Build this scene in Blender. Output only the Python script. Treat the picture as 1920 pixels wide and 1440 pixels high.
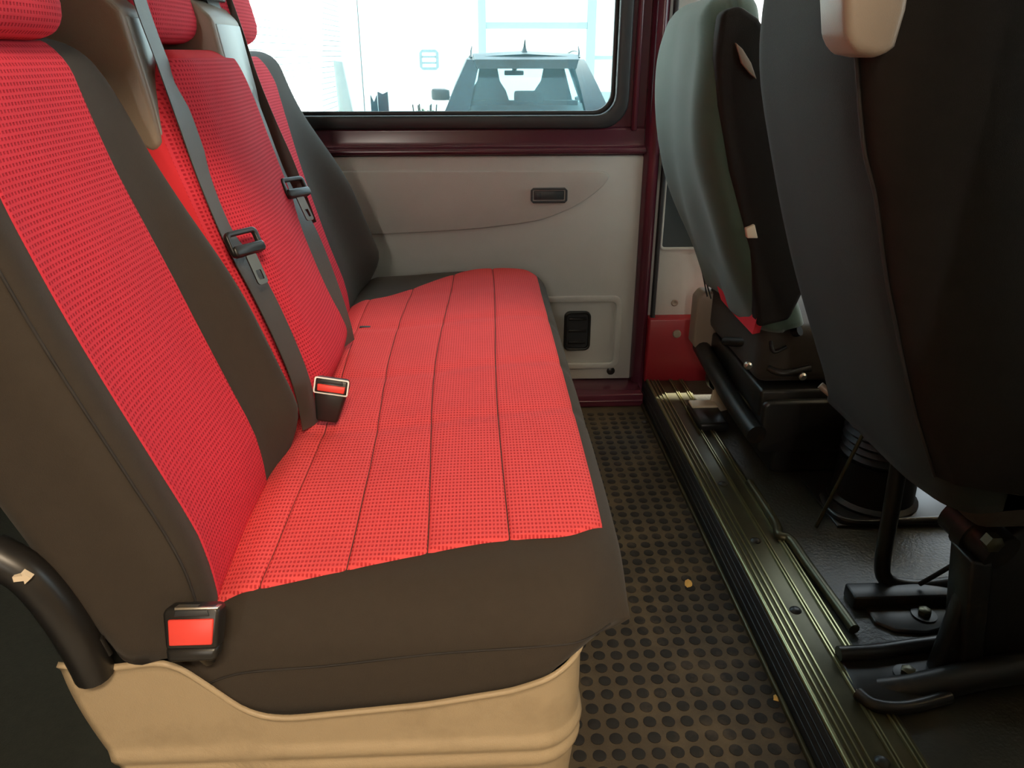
import bpy, bmesh, math, random
from mathutils import Vector, Matrix, noise as mnoise

for o in list(bpy.data.objects):
    bpy.data.objects.remove(o)
S = bpy.context.scene
C = S.collection
random.seed(7)

# ------------------------------------------------------------------ camera
# Frame taken as 1920 x 1440. X = towards the front of the van, Y = across the van
# (away from the open sliding door), Z = up, metres, van floor at z = 0.
F = 1442.0
HC = 1.0
VX, VY = 893.0, 100.0
PITCH = math.atan((720 - VY) / F)
_vd = F * math.cos(PITCH) + (720 - VY) * math.sin(PITCH)
YAW = math.atan2(VX - 960, _vd)
cd = bpy.data.cameras.new('camera')
cam = bpy.data.objects.new('camera', cd)
C.objects.link(cam)
cam.location = (0, 0, HC)
cam.rotation_euler = (math.pi / 2 - PITCH, 0, YAW)
cd.sensor_width = 36
cd.lens = F / 1920 * 36
cd.clip_start = 0.02
cd.clip_end = 200
S.camera = cam


def P(px, py, X=None, Y=None, Z=None):
    """point on the ray through a photo pixel, at a known X, Y or Z"""
    u, v = px - 960, 720 - py
    dy = F * math.cos(PITCH) + v * math.sin(PITCH)
    dz = v * math.cos(PITCH) - F * math.sin(PITCH)
    c, s = math.cos(YAW), math.sin(YAW)
    d = (u * c - dy * s, u * s + dy * c, dz)
    t = X / d[0] if X is not None else (Y / d[1] if Y is not None else (Z - HC) / d[2])
    return Vector((t * d[0], t * d[1], HC + t * d[2]))


# ------------------------------------------------------------------ light
S.view_settings.view_transform = 'Standard'
S.view_settings.look = 'None'
S.view_settings.gamma = 1
S.view_settings.use_curve_mapping = False
S.view_settings.exposure = 0.0

W = bpy.data.worlds.new('sky')
S.world = W
W.use_nodes = True
bgn = W.node_tree.nodes['Background']
bgn.inputs[0].default_value = (0.80, 0.93, 1.0, 1)
bgn.inputs[1].default_value = 5.0

sl = bpy.data.lights.new('sun', 'SUN')
sl.energy = 38.0
sl.angle = math.radians(0.6)
sl.color = (1.0, 0.93, 0.82)
so = bpy.data.objects.new('sun', sl)
C.objects.link(so)
EL, AZ = math.radians(52), math.radians(43)
sd = Vector((math.cos(EL) * math.cos(AZ), math.cos(EL) * math.sin(AZ), math.sin(EL)))
so.rotation_euler = sd.to_track_quat('Z', 'Y').to_euler()
so.location = sd * 20

# added unseen lamp for the warm light on the bench, behind the photographer
al = bpy.data.lights.new('added_ceiling_lamp_light', 'AREA')
al.shape = 'RECTANGLE'
al.size = 0.9
al.size_y = 0.25
al.energy = 140.0
al.color = (1.0, 0.80, 0.56)
ao = bpy.data.objects.new('added_ceiling_lamp_light', al)
C.objects.link(ao)
ao.location = (0.7, -1.9, 3.14)
ao.rotation_euler = (Vector((0.7, -1.9, 3.14)) - Vector((-0.2, 1.1, 0.4))).to_track_quat('Z', 'Y').to_euler()

# added lower lamp, brightens the far panel and gives the ledge its highlight
wl = bpy.data.lights.new('added_wall_lamp_light', 'AREA')
wl.shape = 'RECTANGLE'
wl.size = 0.8
wl.size_y = 0.12
wl.energy = 32.0
wl.color = (1.0, 0.92, 0.80)
wo = bpy.data.objects.new('added_wall_lamp_light', wl)
C.objects.link(wo)
wo.location = (-0.5, -3.78, 2.0)
wo.rotation_euler = (math.radians(-80), 0, 0)
wo.rotation_euler = (Vector((0, -1, 0.2))).to_track_quat('Z', 'X').to_euler()


# ------------------------------------------------------------------ materials
def lin(c):
    return tuple(((v / 255) / 12.92 if v / 255 <= 0.04045 else ((v / 255 + 0.055) / 1.055) ** 2.4) for v in c) + (1,)


def mat(name, col, rough=0.6, metal=0.0, var=0.10, scale=30, bump=0.0, bscale=400, spec=0.5, sheen=0.0, dirt=None):
    """principled material with noise in colour and fine relief"""
    m = bpy.data.materials.new(name)
    m.use_nodes = True
    nt = m.node_tree
    b = nt.nodes['Principled BSDF']
    b.inputs['Roughness'].default_value = rough
    b.inputs['Metallic'].default_value = metal
    b.inputs['Specular IOR Level'].default_value = spec
    if sheen:
        b.inputs['Sheen Weight'].default_value = sheen
        b.inputs['Sheen Roughness'].default_value = 0.5
    tc = nt.nodes.new('ShaderNodeTexCoord')
    n = nt.nodes.new('ShaderNodeTexNoise')
    n.inputs['Scale'].default_value = scale
    n.inputs['Detail'].default_value = 4
    nt.links.new(tc.outputs['Object'], n.inputs['Vector'])
    mx = nt.nodes.new('ShaderNodeMix')
    mx.data_type = 'RGBA'
    c = lin(col)
    mx.inputs[6].default_value = tuple(v * (1 - var) for v in c[:3]) + (1,)
    mx.inputs[7].default_value = tuple(min(1, v * (1 + var)) for v in c[:3]) + (1,)
    nt.links.new(n.outputs['Fac'], mx.inputs[0])
    out = mx.outputs[2]
    if dirt:
        n2 = nt.nodes.new('ShaderNodeTexNoise')
        n2.inputs['Scale'].default_value = dirt[1]
        n2.inputs['Detail'].default_value = 6
        n2.inputs['Roughness'].default_value = 0.65
        g = nt.nodes.new('ShaderNodeNewGeometry')
        nt.links.new(g.outputs['Position'], n2.inputs['Vector'])
        r = nt.nodes.new('ShaderNodeMapRange')
        r.inputs['From Min'].default_value = dirt[2]
        r.inputs['From Max'].default_value = dirt[3]
        r.inputs['To Max'].default_value = dirt[4]
        nt.links.new(n2.outputs['Fac'], r.inputs['Value'])
        m2 = nt.nodes.new('ShaderNodeMix')
        m2.data_type = 'RGBA'
        nt.links.new(r.outputs['Result'], m2.inputs[0])
        nt.links.new(out, m2.inputs[6])
        m2.inputs[7].default_value = lin(dirt[0])
        out = m2.outputs[2]
    nt.links.new(out, b.inputs['Base Color'])
    if bump:
        nb = nt.nodes.new('ShaderNodeTexNoise')
        nb.inputs['Scale'].default_value = bscale
        nb.inputs['Detail'].default_value = 2
        nt.links.new(tc.outputs['Object'], nb.inputs['Vector'])
        bp = nt.nodes.new('ShaderNodeBump')
        bp.inputs['Strength'].default_value = bump
        bp.inputs['Distance'].default_value = 0.002
        nt.links.new(nb.outputs['Fac'], bp.inputs['Height'])
        nt.links.new(bp.outputs['Normal'], b.inputs['Normal'])
    return m


def perforated(name, col, hole, pu, pv):
    """waffle knit with a regular grid of small dark holes, UV in metres"""
    m = mat(name, col, 0.85, var=0.06, scale=14, spec=0.2)
    nt = m.node_tree
    b = nt.nodes['Principled BSDF']
    uv = nt.nodes.new('ShaderNodeUVMap')
    sp = nt.nodes.new('ShaderNodeSeparateXYZ')
    nt.links.new(uv.outputs['UV'], sp.inputs[0])

    def M(op, a, v=None, w=None):
        q = nt.nodes.new('ShaderNodeMath')
        q.operation = op
        for i, k in enumerate((a, v, w)):
            if k is None:
                continue
            if isinstance(k, (int, float)):
                q.inputs[i].default_value = k
            else:
                nt.links.new(k, q.inputs[i])
        return q.outputs[0]
    ms = []
    for i, p, w in ((0, pu, 0.24), (1, pv, 0.24)):
        f = M('FRACT', M('MULTIPLY', sp.outputs[i], 1 / p))
        d = M('ABSOLUTE', M('SUBTRACT', f, 0.5))
        r = nt.nodes.new('ShaderNodeMapRange')
        r.interpolation_type = 'SMOOTHSTEP'
        r.inputs['From Min'].default_value = w - 0.10
        r.inputs['From Max'].default_value = w + 0.08
        r.inputs['To Min'].default_value = 1
        r.inputs['To Max'].default_value = 0
        nt.links.new(d, r.inputs['Value'])
        ms.append(r.outputs['Result'])
    h = M('MULTIPLY', ms[0], ms[1])
    mx = nt.nodes.new('ShaderNodeMix')
    mx.data_type = 'RGBA'
    old = b.inputs['Base Color'].links[0].from_socket
    nt.links.new(h, mx.inputs[0])
    nt.links.new(old, mx.inputs[6])
    mx.inputs[7].default_value = lin(hole)
    nt.links.new(mx.outputs[2], b.inputs['Base Color'])
    bp = nt.nodes.new('ShaderNodeBump')
    bp.invert = True
    bp.inputs['Strength'].default_value = 0.6
    bp.inputs['Distance'].default_value = 0.0015
    nt.links.new(h, bp.inputs['Height'])
    nt.links.new(bp.outputs['Normal'], b.inputs['Normal'])
    return m


def glass(name, tint, dust_haze=0.0, dust_haze_col=(200, 215, 225), refl=0.06):
    """clear pane with a dusty film whose scatter also stands in for bloom haze"""
    m = bpy.data.materials.new(name)
    m.use_nodes = True
    nt = m.node_tree
    nt.nodes.remove(nt.nodes['Principled BSDF'])
    out = nt.nodes['Material Output']
    tr = nt.nodes.new('ShaderNodeBsdfTransparent')
    tr.inputs[0].default_value = tint + (1,)
    gl = nt.nodes.new('ShaderNodeBsdfGlossy')
    gl.inputs['Roughness'].default_value = 0.02
    mx = nt.nodes.new('ShaderNodeMixShader')
    mx.inputs[0].default_value = refl
    nt.links.new(tr.outputs[0], mx.inputs[1])
    nt.links.new(gl.outputs[0], mx.inputs[2])
    last = mx
    if dust_haze:
        tl = nt.nodes.new('ShaderNodeBsdfTranslucent')
        tl.inputs[0].default_value = lin(dust_haze_col)
        n = nt.nodes.new('ShaderNodeTexNoise')
        n.inputs['Scale'].default_value = 9
        n.inputs['Detail'].default_value = 8
        tc = nt.nodes.new('ShaderNodeTexCoord')
        nt.links.new(tc.outputs['Object'], n.inputs['Vector'])
        r = nt.nodes.new('ShaderNodeMapRange')
        r.inputs['From Min'].default_value = 0.3
        r.inputs['From Max'].default_value = 0.75
        r.inputs['To Min'].default_value = dust_haze * 0.7
        r.inputs['To Max'].default_value = dust_haze * 1.4
        nt.links.new(n.outputs['Fac'], r.inputs['Value'])
        m2 = nt.nodes.new('ShaderNodeMixShader')
        nt.links.new(r.outputs['Result'], m2.inputs[0])
        nt.links.new(mx.outputs[0], m2.inputs[1])
        nt.links.new(tl.outputs[0], m2.inputs[2])
        last = m2
    nt.links.new(last.outputs[0], out.inputs['Surface'])
    return m


M = {
    'red_seat': perforated('red_waffle_seat', (223, 80, 82), (182, 48, 54), 0.0048, 0.0085),
    'red_back': perforated('red_waffle_back', (214, 58, 74), (170, 32, 48), 0.0060, 0.0062),
    'red_plain': mat('red_cloth', (212, 50, 60), 0.85, var=0.08, scale=20, bump=0.1, spec=0.2),
    'black': mat('black_cover_cloth', (54, 47, 40), 0.85, var=0.10, scale=60, bump=0.25, bscale=900, sheen=0.05, spec=0.3),
    'lit_cloth': mat('window_lit_cover_cloth', (60, 78, 66), 0.85, var=0.08, scale=50, bump=0.2, bscale=900, sheen=0.2),  # front seat cover, window light put into the lighter green
    'shaded_cloth': mat('shaded_cover_cloth', (34, 30, 27), 0.9, var=0.12, scale=60, bump=0.2, bscale=900, spec=0.25),  # front seat cover sides, shade put into the colour
    'seam': mat('dark_seam_thread', (40, 36, 34), 0.8),
    'beige': mat('beige_moulded_plastic', (166, 148, 120), 0.5, var=0.05, scale=25, bump=0.18, bscale=700, dirt=((128, 112, 88), 9, 0.52, 0.75, 0.45)),
    'taupe': mat('taupe_moulded_plastic', (140, 126, 112), 0.42, var=0.05, scale=40, bump=0.15, bscale=800),
    'plate': mat('window_sheen_grey', (150, 154, 152), 0.28, var=0.06, scale=60, bump=0.1, bscale=500),  # lighter grey stands in for the window's reflection
    'steeldark': mat('dark_steel', (96, 90, 82), 0.3, metal=0.9, var=0.05),
    'green_black': mat('green_black_cover_cloth', (33, 37, 33), 0.88, var=0.10, scale=60, bump=0.25, bscale=900, sheen=0.05, spec=0.3),
    'panel': mat('grey_beige_trim_plastic', (186, 186, 182), 0.6, var=0.05, scale=18, bump=0.3, bscale=600),
    'panel_dark': mat('slate_grey_plastic', (52, 60, 64), 0.45, var=0.08),
    'maroon': mat('maroon_body_paint', (84, 36, 50), 0.25, var=0.06, scale=12, spec=0.6),
    'maroon_light': mat('red_body_paint', (150, 34, 44), 0.35, var=0.08, scale=12),
    'rubber': mat('black_rubber', (38, 40, 43), 0.5, var=0.1),
    'blackpl': mat('black_plastic', (30, 29, 28), 0.35, var=0.1),
    'blackmetal': mat('black_painted_steel', (34, 33, 31), 0.38, metal=0.3, var=0.15, dirt=((92, 72, 50), 16, 0.55, 0.8, 0.5)),
    'belt': mat('brown_black_belt_webbing', (60, 52, 45), 0.45, var=0.06, scale=90, bump=0.2, bscale=1200, sheen=0.1),
    'chrome': mat('bright_steel', (215, 208, 196), 0.32, metal=1.0, var=0.04),
    'button': mat('red_button_plastic', (226, 70, 62), 0.4, var=0.04),
    'mat': mat('dirty_floor_rubber', (62, 52, 36), 0.8, var=0.15, scale=60, bump=0.35, bscale=300, dirt=((96, 82, 58), 7, 0.45, 0.75, 0.7)),
    'stud': mat('dark_floor_stud_rubber', (20, 17, 14), 0.85, var=0.1, scale=60, dirt=((88, 76, 60), 7, 0.52, 0.78, 0.75)),
    'carpet': mat('dark_green_carpet', (34, 36, 28), 0.95, var=0.35, scale=90, bump=0.5, bscale=300),
    'cabfloor': mat('black_cab_floor_rubber', (42, 42, 36), 0.40, var=0.12, scale=40, bump=0.5, bscale=160, dirt=((84, 76, 56), 6, 0.5, 0.8, 0.5)),
    'sill': mat('worn_sill_aluminium', (84, 82, 62), 0.36, metal=0.65, var=0.15, scale=20, dirt=((58, 54, 40), 10, 0.42, 0.7, 0.7)),
    'sill_edge': mat('polished_sill_rib', (146, 143, 106), 0.28, metal=0.8, var=0.12, scale=25),
    'pale': mat('pale_cream_plastic', (222, 206, 182), 0.5, var=0.04),
    'leaf': mat('dry_yellow_leaf', (206, 164, 88), 0.8, var=0.15),
    'headliner': mat('pale_headlining', (170, 166, 158), 0.9, var=0.04),
    'vanbody': mat('van_shell_inner_grey', (120, 114, 108), 0.7, var=0.05),
    'glass': glass('dusty_bloom_glass', (0.86, 0.95, 0.97), 0.028, (140, 205, 222)),  # cyan bloom haze mixed into the dusty film
    'clear': glass('clear_window_glass', (0.92, 0.96, 0.95)),
    'carglass': glass('car_tinted_glass', (0.86, 0.95, 0.96), refl=0.015),
    'carpaint': mat('dark_blue_grey_car_paint', (14, 25, 33), 0.4, metal=0.0, spec=0.2, var=0.05),
    'carblack': mat('car_black_plastic', (30, 36, 40), 0.5),
    'carseat': mat('car_seat_cloth', (18, 26, 30), 0.9, spec=0.1),
    'taillight': mat('dark_red_lamp_plastic', (120, 40, 32), 0.2),
    'wall_white': mat('white_wall_paint', (235, 236, 232), 0.8, var=0.03, scale=2),
    'shutter': mat('white_shutter_steel', (226, 228, 226), 0.5, var=0.03),
    'concrete': mat('yard_concrete', (186, 184, 178), 0.85, var=0.08, scale=3, bump=0.2, bscale=60),
    'workshop': mat('workshop_wall_paint', (168, 146, 116), 0.85, var=0.05, scale=2),
    'steelgrey': mat('grey_painted_steel', (120, 136, 138), 0.5, var=0.06),
    'stone': mat('grey_stone_slab', (118, 126, 124), 0.8, var=0.15, scale=12, bump=0.2, bscale=90),
    'green': mat('dark_leaf_green', (60, 88, 62), 0.6, var=0.25, scale=20),
}


# ------------------------------------------------------------------ builders
def link(o, parent=None):
    C.objects.link(o)
    if parent is not None:
        o.parent = parent
        if parent.type == 'EMPTY':
            o.matrix_parent_inverse = Matrix.Translation(parent.location).inverted()
    return o


def MO(name, verts, faces, m, parent=None, smooth=True, uvs=None):
    me = bpy.data.meshes.new(name)
    me.from_pydata([tuple(v) for v in verts], [], faces)
    if uvs is not None:
        ul = me.uv_layers.new(name='UVMap')
        for l in me.loops:
            ul.data[l.index].uv = uvs[l.vertex_index]
    me.materials.append(M[m])
    bm = bmesh.new()
    bm.from_mesh(me)
    bmesh.ops.recalc_face_normals(bm, faces=bm.faces)
    bm.to_mesh(me)
    bm.free()
    if smooth:
        for p in me.polygons:
            p.use_smooth = True
    o = bpy.data.objects.new(name, me)
    return link(o, parent)


def sharp(o, ang=35):
    o.data.set_sharp_from_angle(angle=math.radians(ang))
    return o


def bevel(o, w, seg=2):
    b = o.modifiers.new('bevel', 'BEVEL')
    b.width = w
    b.segments = seg
    b.limit_method = 'ANGLE'
    b.angle_limit = math.radians(35)
    for p in o.data.polygons:
        p.use_smooth = True
    b.harden_normals = False
    return o


def box(name, lo, hi, m, parent=None, bev=0.004, seg=2):
    (a, b, c), (d, e, f) = lo, hi
    v = [(a, b, c), (d, b, c), (d, e, c), (a, e, c), (a, b, f), (d, b, f), (d, e, f), (a, e, f)]
    fs = [(0, 3, 2, 1), (4, 5, 6, 7), (0, 1, 5, 4), (1, 2, 6, 5), (2, 3, 7, 6), (3, 0, 4, 7)]
    o = MO(name, v, fs, m, parent, smooth=False)
    if bev:
        bevel(o, bev, seg)
    return o


def prism(name, pts, axis, a, b, m, parent=None, bev=0.0, seg=2):
    """closed 2D outline extruded along an axis; 2D = remaining axes in x,y,z order"""
    def put(p, t):
        return {'X': (t, p[0], p[1]), 'Y': (p[0], t, p[1]), 'Z': (p[0], p[1], t)}[axis]
    n = len(pts)
    v = [put(p, a) for p in pts] + [put(p, b) for p in pts]
    fs = [tuple(range(n)), tuple(range(2 * n - 1, n - 1, -1))] + [(i, (i + 1) % n, n + (i + 1) % n, n + i) for i in range(n)]
    o = MO(name, v, fs, m, parent, smooth=False)
    if bev:
        bevel(o, bev, seg)
    return o


def catmull(pts, k=6):
    pts = [Vector(p) for p in pts]
    if len(pts) < 3:
        return pts
    out = []
    for i in range(len(pts) - 1):
        p0, p1, p2 = pts[max(i - 1, 0)], pts[i], pts[i + 1]
        p3 = pts[min(i + 2, len(pts) - 1)]
        for j in range(k):
            t = j / k
            out.append(0.5 * ((2 * p1) + (p2 - p0) * t + (2 * p0 - 5 * p1 + 4 * p2 - p3) * t * t + (3 * p1 - p0 - 3 * p2 + p3) * t ** 3))
    out.append(pts[-1])
    return out


def tube(name, pts, r, m, parent=None, n=12, k=6, smooth=True):
    pts = catmull(pts, k) if smooth else [Vector(p) for p in pts]
    v, fs = [], []
    up = None
    for i, p in enumerate(pts):
        t = (pts[min(i + 1, len(pts) - 1)] - pts[max(i - 1, 0)]).normalized()
        if up is None:
            up = t.orthogonal().normalized()
        up = (up - t * up.dot(t)).normalized()
        w = t.cross(up)
        rr = r[min(i, len(r) - 1)] if isinstance(r, (list, tuple)) else r
        for j in range(n):
            a = 2 * math.pi * j / n
            v.append(p + (up * math.cos(a) + w * math.sin(a)) * rr)
    L = len(pts)
    for i in range(L - 1):
        for j in range(n):
            fs.append((i * n + j, i * n + (j + 1) % n, (i + 1) * n + (j + 1) % n, (i + 1) * n + j))
    fs.append(tuple(range(n - 1, -1, -1)))
    fs.append(tuple((L - 1) * n + j for j in range(n)))
    return sharp(MO(name, v, fs, m, parent), 60)


def lathe(name, prof, c, m, parent=None, n=24, axis='Z'):
    """prof = [(radius, height)], closed at both ends"""
    v, fs = [], []
    for r, h in prof:
        for j in range(n):
            a = 2 * math.pi * j / n
            x, y = r * math.cos(a), r * math.sin(a)
            d = {'Z': (x, y, h), 'Y': (x, h, y), 'X': (h, x, y)}[axis]
            v.append((c[0] + d[0], c[1] + d[1], c[2] + d[2]))
    L = len(prof)
    for i in range(L - 1):
        for j in range(n):
            fs.append((i * n + j, i * n + (j + 1) % n, (i + 1) * n + (j + 1) % n, (i + 1) * n + j))
    fs.append(tuple(range(n)))
    fs.append(tuple((L - 1) * n + j for j in range(n)))
    return sharp(MO(name, v, fs, m, parent), 40)


def cosp(n):
    return [0.5 - 0.5 * math.cos(math.pi * i / n) for i in range(n + 1)]


def closed_field(name, top, bot, us, vs, m, parent=None, rings=0, bulge=None):
    """closed body between two surfaces top(u,v) and bot(u,v) over the same grid"""
    nu, nv = len(us), len(vs)
    v, fs = [], []
    for s in (top, bot):
        for a in us:
            for b in vs:
                v.append(Vector(s(a, b)))
    N = nu * nv
    for i in range(nu - 1):
        for j in range(nv - 1):
            q = (i * nv + j, (i + 1) * nv + j, (i + 1) * nv + j + 1, i * nv + j + 1)
            fs.append(q)
            fs.append(tuple(N + k for k in q[::-1]))
    per = [(i, 0) for i in range(nu)] + [(nu - 1, j) for j in range(1, nv)] + [(i, nv - 1) for i in range(nu - 2, -1, -1)] + [(0, j) for j in range(nv - 2, 0, -1)]
    loops = [[i * nv + j for i, j in per]]
    for r in range(1, rings + 1):
        t = r / (rings + 1)
        l = []
        for i, j in per:
            p = v[i * nv + j].lerp(v[N + i * nv + j], t)
            if bulge:
                p = p + Vector(bulge(us[i], vs[j], t))
            l.append(len(v))
            v.append(p)
        loops.append(l)
    loops.append([N + i * nv + j for i, j in per])
    for a, b in zip(loops, loops[1:]):
        n = len(a)
        for k in range(n):
            fs.append((a[k], a[(k + 1) % n], b[(k + 1) % n], b[k]))
    return MO(name, v, fs, m, parent)


def patch(name, surf, us, vs, m, parent=None, thick=0.004, tuck=0.003, uv=None, nrm=(0, 0, 1)):
    """cloth panel lying on a surface: raised by thick, its rim turned down into the cover"""
    nu, nv = len(us), len(vs)
    nrm = Vector(nrm).normalized()
    v, fs, uvs = [], [], []
    for i, a in enumerate(us):
        for j, b in enumerate(vs):
            p = Vector(surf(a, b))
            e = min(i, nu - 1 - i, j, nv - 1 - j)
            off = -tuck if e == 0 else thick
            v.append(p + nrm * off)
            uvs.append(uv(p) if uv else (a, b))
    for i in range(nu - 1):
        for j in range(nv - 1):
            fs.append((i * nv + j, (i + 1) * nv + j, (i + 1) * nv + j + 1, i * nv + j + 1))
    return MO(name, v, fs, m, parent, uvs=uvs)


def ribbon(name, pts, dirs, w, m, parent=None, t=0.0014, k=6):
    """flat webbing along pts, width along dirs"""
    P_ = catmull(pts, k)
    D_ = catmull(dirs, k)
    v, fs = [], []
    for i, p in enumerate(P_):
        d = D_[i].normalized()
        tg = (P_[min(i + 1, len(P_) - 1)] - P_[max(i - 1, 0)]).normalized()
        d = (d - tg * d.dot(tg)).normalized()
        n = tg.cross(d) * t * 0.5
        d = d * w * 0.5
        v += [p - d - n, p + d - n, p + d + n, p - d + n]
    for i in range(len(P_) - 1):
        for j in range(4):
            fs.append((i * 4 + j, i * 4 + (j + 1) % 4, (i + 1) * 4 + (j + 1) % 4, (i + 1) * 4 + j))
    fs += [(0, 1, 2, 3), tuple(len(v) - 4 + q for q in (3, 2, 1, 0))]
    return sharp(MO(name, v, fs, m, parent), 40)


def thing(name, label, cat, loc=(0, 0, 0), group=None):
    o = bpy.data.objects.new(name, None)
    C.objects.link(o)
    o.location = loc
    o.empty_display_size = 0.1
    return tag(o, label, cat, group)


def tag(o, label, cat, group=None):
    o['label'] = label
    o['category'] = cat
    if group:
        o['group'] = group
    return o


def struct(o, label=None):
    o['kind'] = 'structure'
    if label:
        o['label'] = label
    return o


def ss(a, b, x):
    t = max(0.0, min(1.0, (x - a) / (b - a)))
    return t * t * (3 - 2 * t)


def tab(T, x):
    if x <= T[0][0]:
        return T[0][1]
    for (a, b), (c, d) in zip(T, T[1:]):
        if x <= c:
            return b + (d - b) * (x - a) / (c - a)
    return T[-1][1]


def tabs(T, x, h=0.03):
    return (tab(T, x - h) + 2 * tab(T, x) + tab(T, x + h)) / 4


def rrect(x0, z0, x1, z1, r, n=6):
    out = []
    for cx, cz, a0 in ((x1 - r, z0 + r, -90), (x1 - r, z1 - r, 0), (x0 + r, z1 - r, 90), (x0 + r, z0 + r, 180)):
        for i in range(n + 1):
            a = math.radians(a0 + 90 * i / n)
            out.append((cx + r * math.cos(a), cz + r * math.sin(a)))
    return out


def holed(name, outer, inner, axis, a, b, m, parent=None, bev=0):
    """plate with one hole: outer and inner outlines with the same point count"""
    def put(p, t):
        return {'X': (t, p[0], p[1]), 'Y': (p[0], t, p[1]), 'Z': (p[0], p[1], t)}[axis]
    n = len(outer)
    v = []
    for t in (a, b):
        v += [put(p, t) for p in outer] + [put(p, t) for p in inner]
    fs = []
    for i in range(n):
        j = (i + 1) % n
        fs.append((i, j, n + j, n + i))
        fs.append((2 * n + i, 3 * n + i, 3 * n + j, 2 * n + j))
        fs.append((i, 2 * n + i, 2 * n + j, j))
        fs.append((n + i, n + j, 3 * n + j, 3 * n + i))
    o = MO(name, v, fs, m, parent, smooth=False)
    if bev:
        bevel(o, bev)
    return o


def rect_like(inner, x0, z0, x1, z1):
    """outer rectangle sampled so that it matches the points of a rounded inner rectangle"""
    cx = sum(p[0] for p in inner) / len(inner)
    cz = sum(p[1] for p in inner) / len(inner)
    n = len(inner) // 4
    cor = [(x1, z0), (x1, z1), (x0, z1), (x0, z0)]
    out = []
    for q in range(4):
        c = cor[q]
        for i in range(n):
            p = inner[q * n + i]
            f = i / (n - 1)
            if q == 0:
                a, b = (p[0], z0), (x1, p[1])
            elif q == 1:
                a, b = (x1, p[1]), (p[0], z1)
            elif q == 2:
                a, b = (p[0], z1), (x0, p[1])
            else:
                a, b = (x0, p[1]), (p[0], z0)
            if abs(f - 0.5) < 0.5 / n:
                out.append(c)
            else:
                out.append(a if f < 0.5 else b)
    return out


# ------------------------------------------------------------------ the van shell
YW = 2.25                       # inner face of the far side trim
fl = struct(box('floor', (-1.75, 0.42, -0.04), (0.50, 2.30, 0.0), 'mat', bev=0), 'dirty studded rubber floor mat between the seats')
cp = box('carpet', (-1.74, 0.46, 0.0), (-0.36, 2.24, 0.004), 'carpet', fl, bev=0)
rs = box('floor_edge_step', (-1.0, 2.13, 0.0), (0.495, 2.26, 0.042), 'maroon', fl, bev=0.006)
tube('floor_edge_bead', [(-0.3, 2.131, 0.02), (0.49, 2.131, 0.02)], 0.004, 'maroon', fl, smooth=False)

# studs of the rubber mat: the nearest 300 one by one, the far ones joined
pitch = 0.0305
spots = []
for r in range(46):
    for c in range(15):
        x = 0.478 - c * pitch
        y = 0.800 + r * pitch
        if y < 2.11:
            spots.append((x + random.uniform(-.0008, .0008), y + random.uniform(-.0008, .0008)))


def stud_geo(cx, cy, r=0.0108, h=0.0016, n=14):
    v = []
    for rr, z in ((r, 0.0), (r, h * 0.7), (r * 0.9, h)):
        v += [(cx + rr * math.cos(2 * math.pi * i / n), cy + rr * math.sin(2 * math.pi * i / n), z) for i in range(n)]
    f = []
    for k in range(2):
        f += [(k * n + i, k * n + (i + 1) % n, (k + 1) * n + (i + 1) % n, (k + 1) * n + i) for i in range(n)]
    f.append(tuple(2 * n + i for i in range(n)))
    return v, f


stud_me = None
for i, (x, y) in enumerate(spots[:300]):
    if stud_me is None:
        v, f = stud_geo(0, 0)
        o = MO('floor_stud', v, f, 'stud', fl)
        sharp(o)
        stud_me = o.data
    else:
        o = bpy.data.objects.new('floor_stud', stud_me)
        link(o, fl)
    o.location = (x, y, 0)
V, Fc = [], []
for x, y in spots[300:]:
    v, f = stud_geo(x, y, n=10)
    k = len(V)
    V += v
    Fc += [tuple(q + k for q in g) for g in f]
o = sharp(MO('far_floor_studs', V, Fc, 'stud', fl))
o['kind'] = 'stuff'

# far side wall with its window
win = rrect(-1.25, 0.842, 0.383, 1.50, 0.055)
wf = struct(holed('wall_far', rect_like(win, -1.75, -0.05, 0.50, 1.66), win, 'Y', YW + 0.012, YW + 0.06, 'maroon'), 'maroon painted van side with grey beige trim below the window')
# painted ledge under the window: rolled profile
prof = [(YW + 0.012, 0.735), (YW - 0.006, 0.737), (YW - 0.012, 0.744), (YW - 0.010, 0.753), (YW + 0.000, 0.760), (YW + 0.004, 0.775), (YW + 0.004, 0.803), (YW + 0.012, 0.812)]
o = prism('window_ledge', prof, 'X', -1.7, 0.478, 'maroon', wf, bev=0.003, seg=3)
# trim panel
trim = box('trim_panel', (-1.7, YW, 0.043), (0.478, YW + 0.012, 0.733), 'panel', wf, bev=0.006)
cr = [P(620, 320, Y=YW), P(1000, 320, Y=YW), P(1105, 320, Y=YW), P(1136, 323, Y=YW), P(1140, 335, Y=YW), P(1120, 358, Y=YW), P(1080, 385, Y=YW), P(1040, 403, Y=YW), P(1000, 415, Y=YW), P(900, 428, Y=YW), P(780, 436, Y=YW), P(690, 440, Y=YW)]
out = [(-1.5, cr[0].z)] + [(p.x, p.z) for p in catmull(cr, 4)] + [(-1.5, cr[-1].z)]
prism('raised_panel', out, 'Y', YW - 0.007, YW + 0.002, 'panel', trim, bev=0.006, seg=3)
a, b = P(995, 352, Y=YW - .006), P(1063, 380, Y=YW - .006)
o = holed('ashtray_frame', rect_like(rrect(a.x + .006, b.z + .006, b.x - .006, a.z - .006, .002, 3), a.x, b.z, b.x, a.z), rrect(a.x + .006, b.z + .006, b.x - .006, a.z - .006, .002, 3), 'Y', YW - 0.014, YW - 0.004, 'panel_dark', trim, bev=0.0015)
box('ashtray_flap', (a.x + .009, YW - 0.0115, b.z + .009), (b.x - .009, YW - 0.004, a.z - .009), 'panel_dark', trim, bev=0.002)
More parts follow.
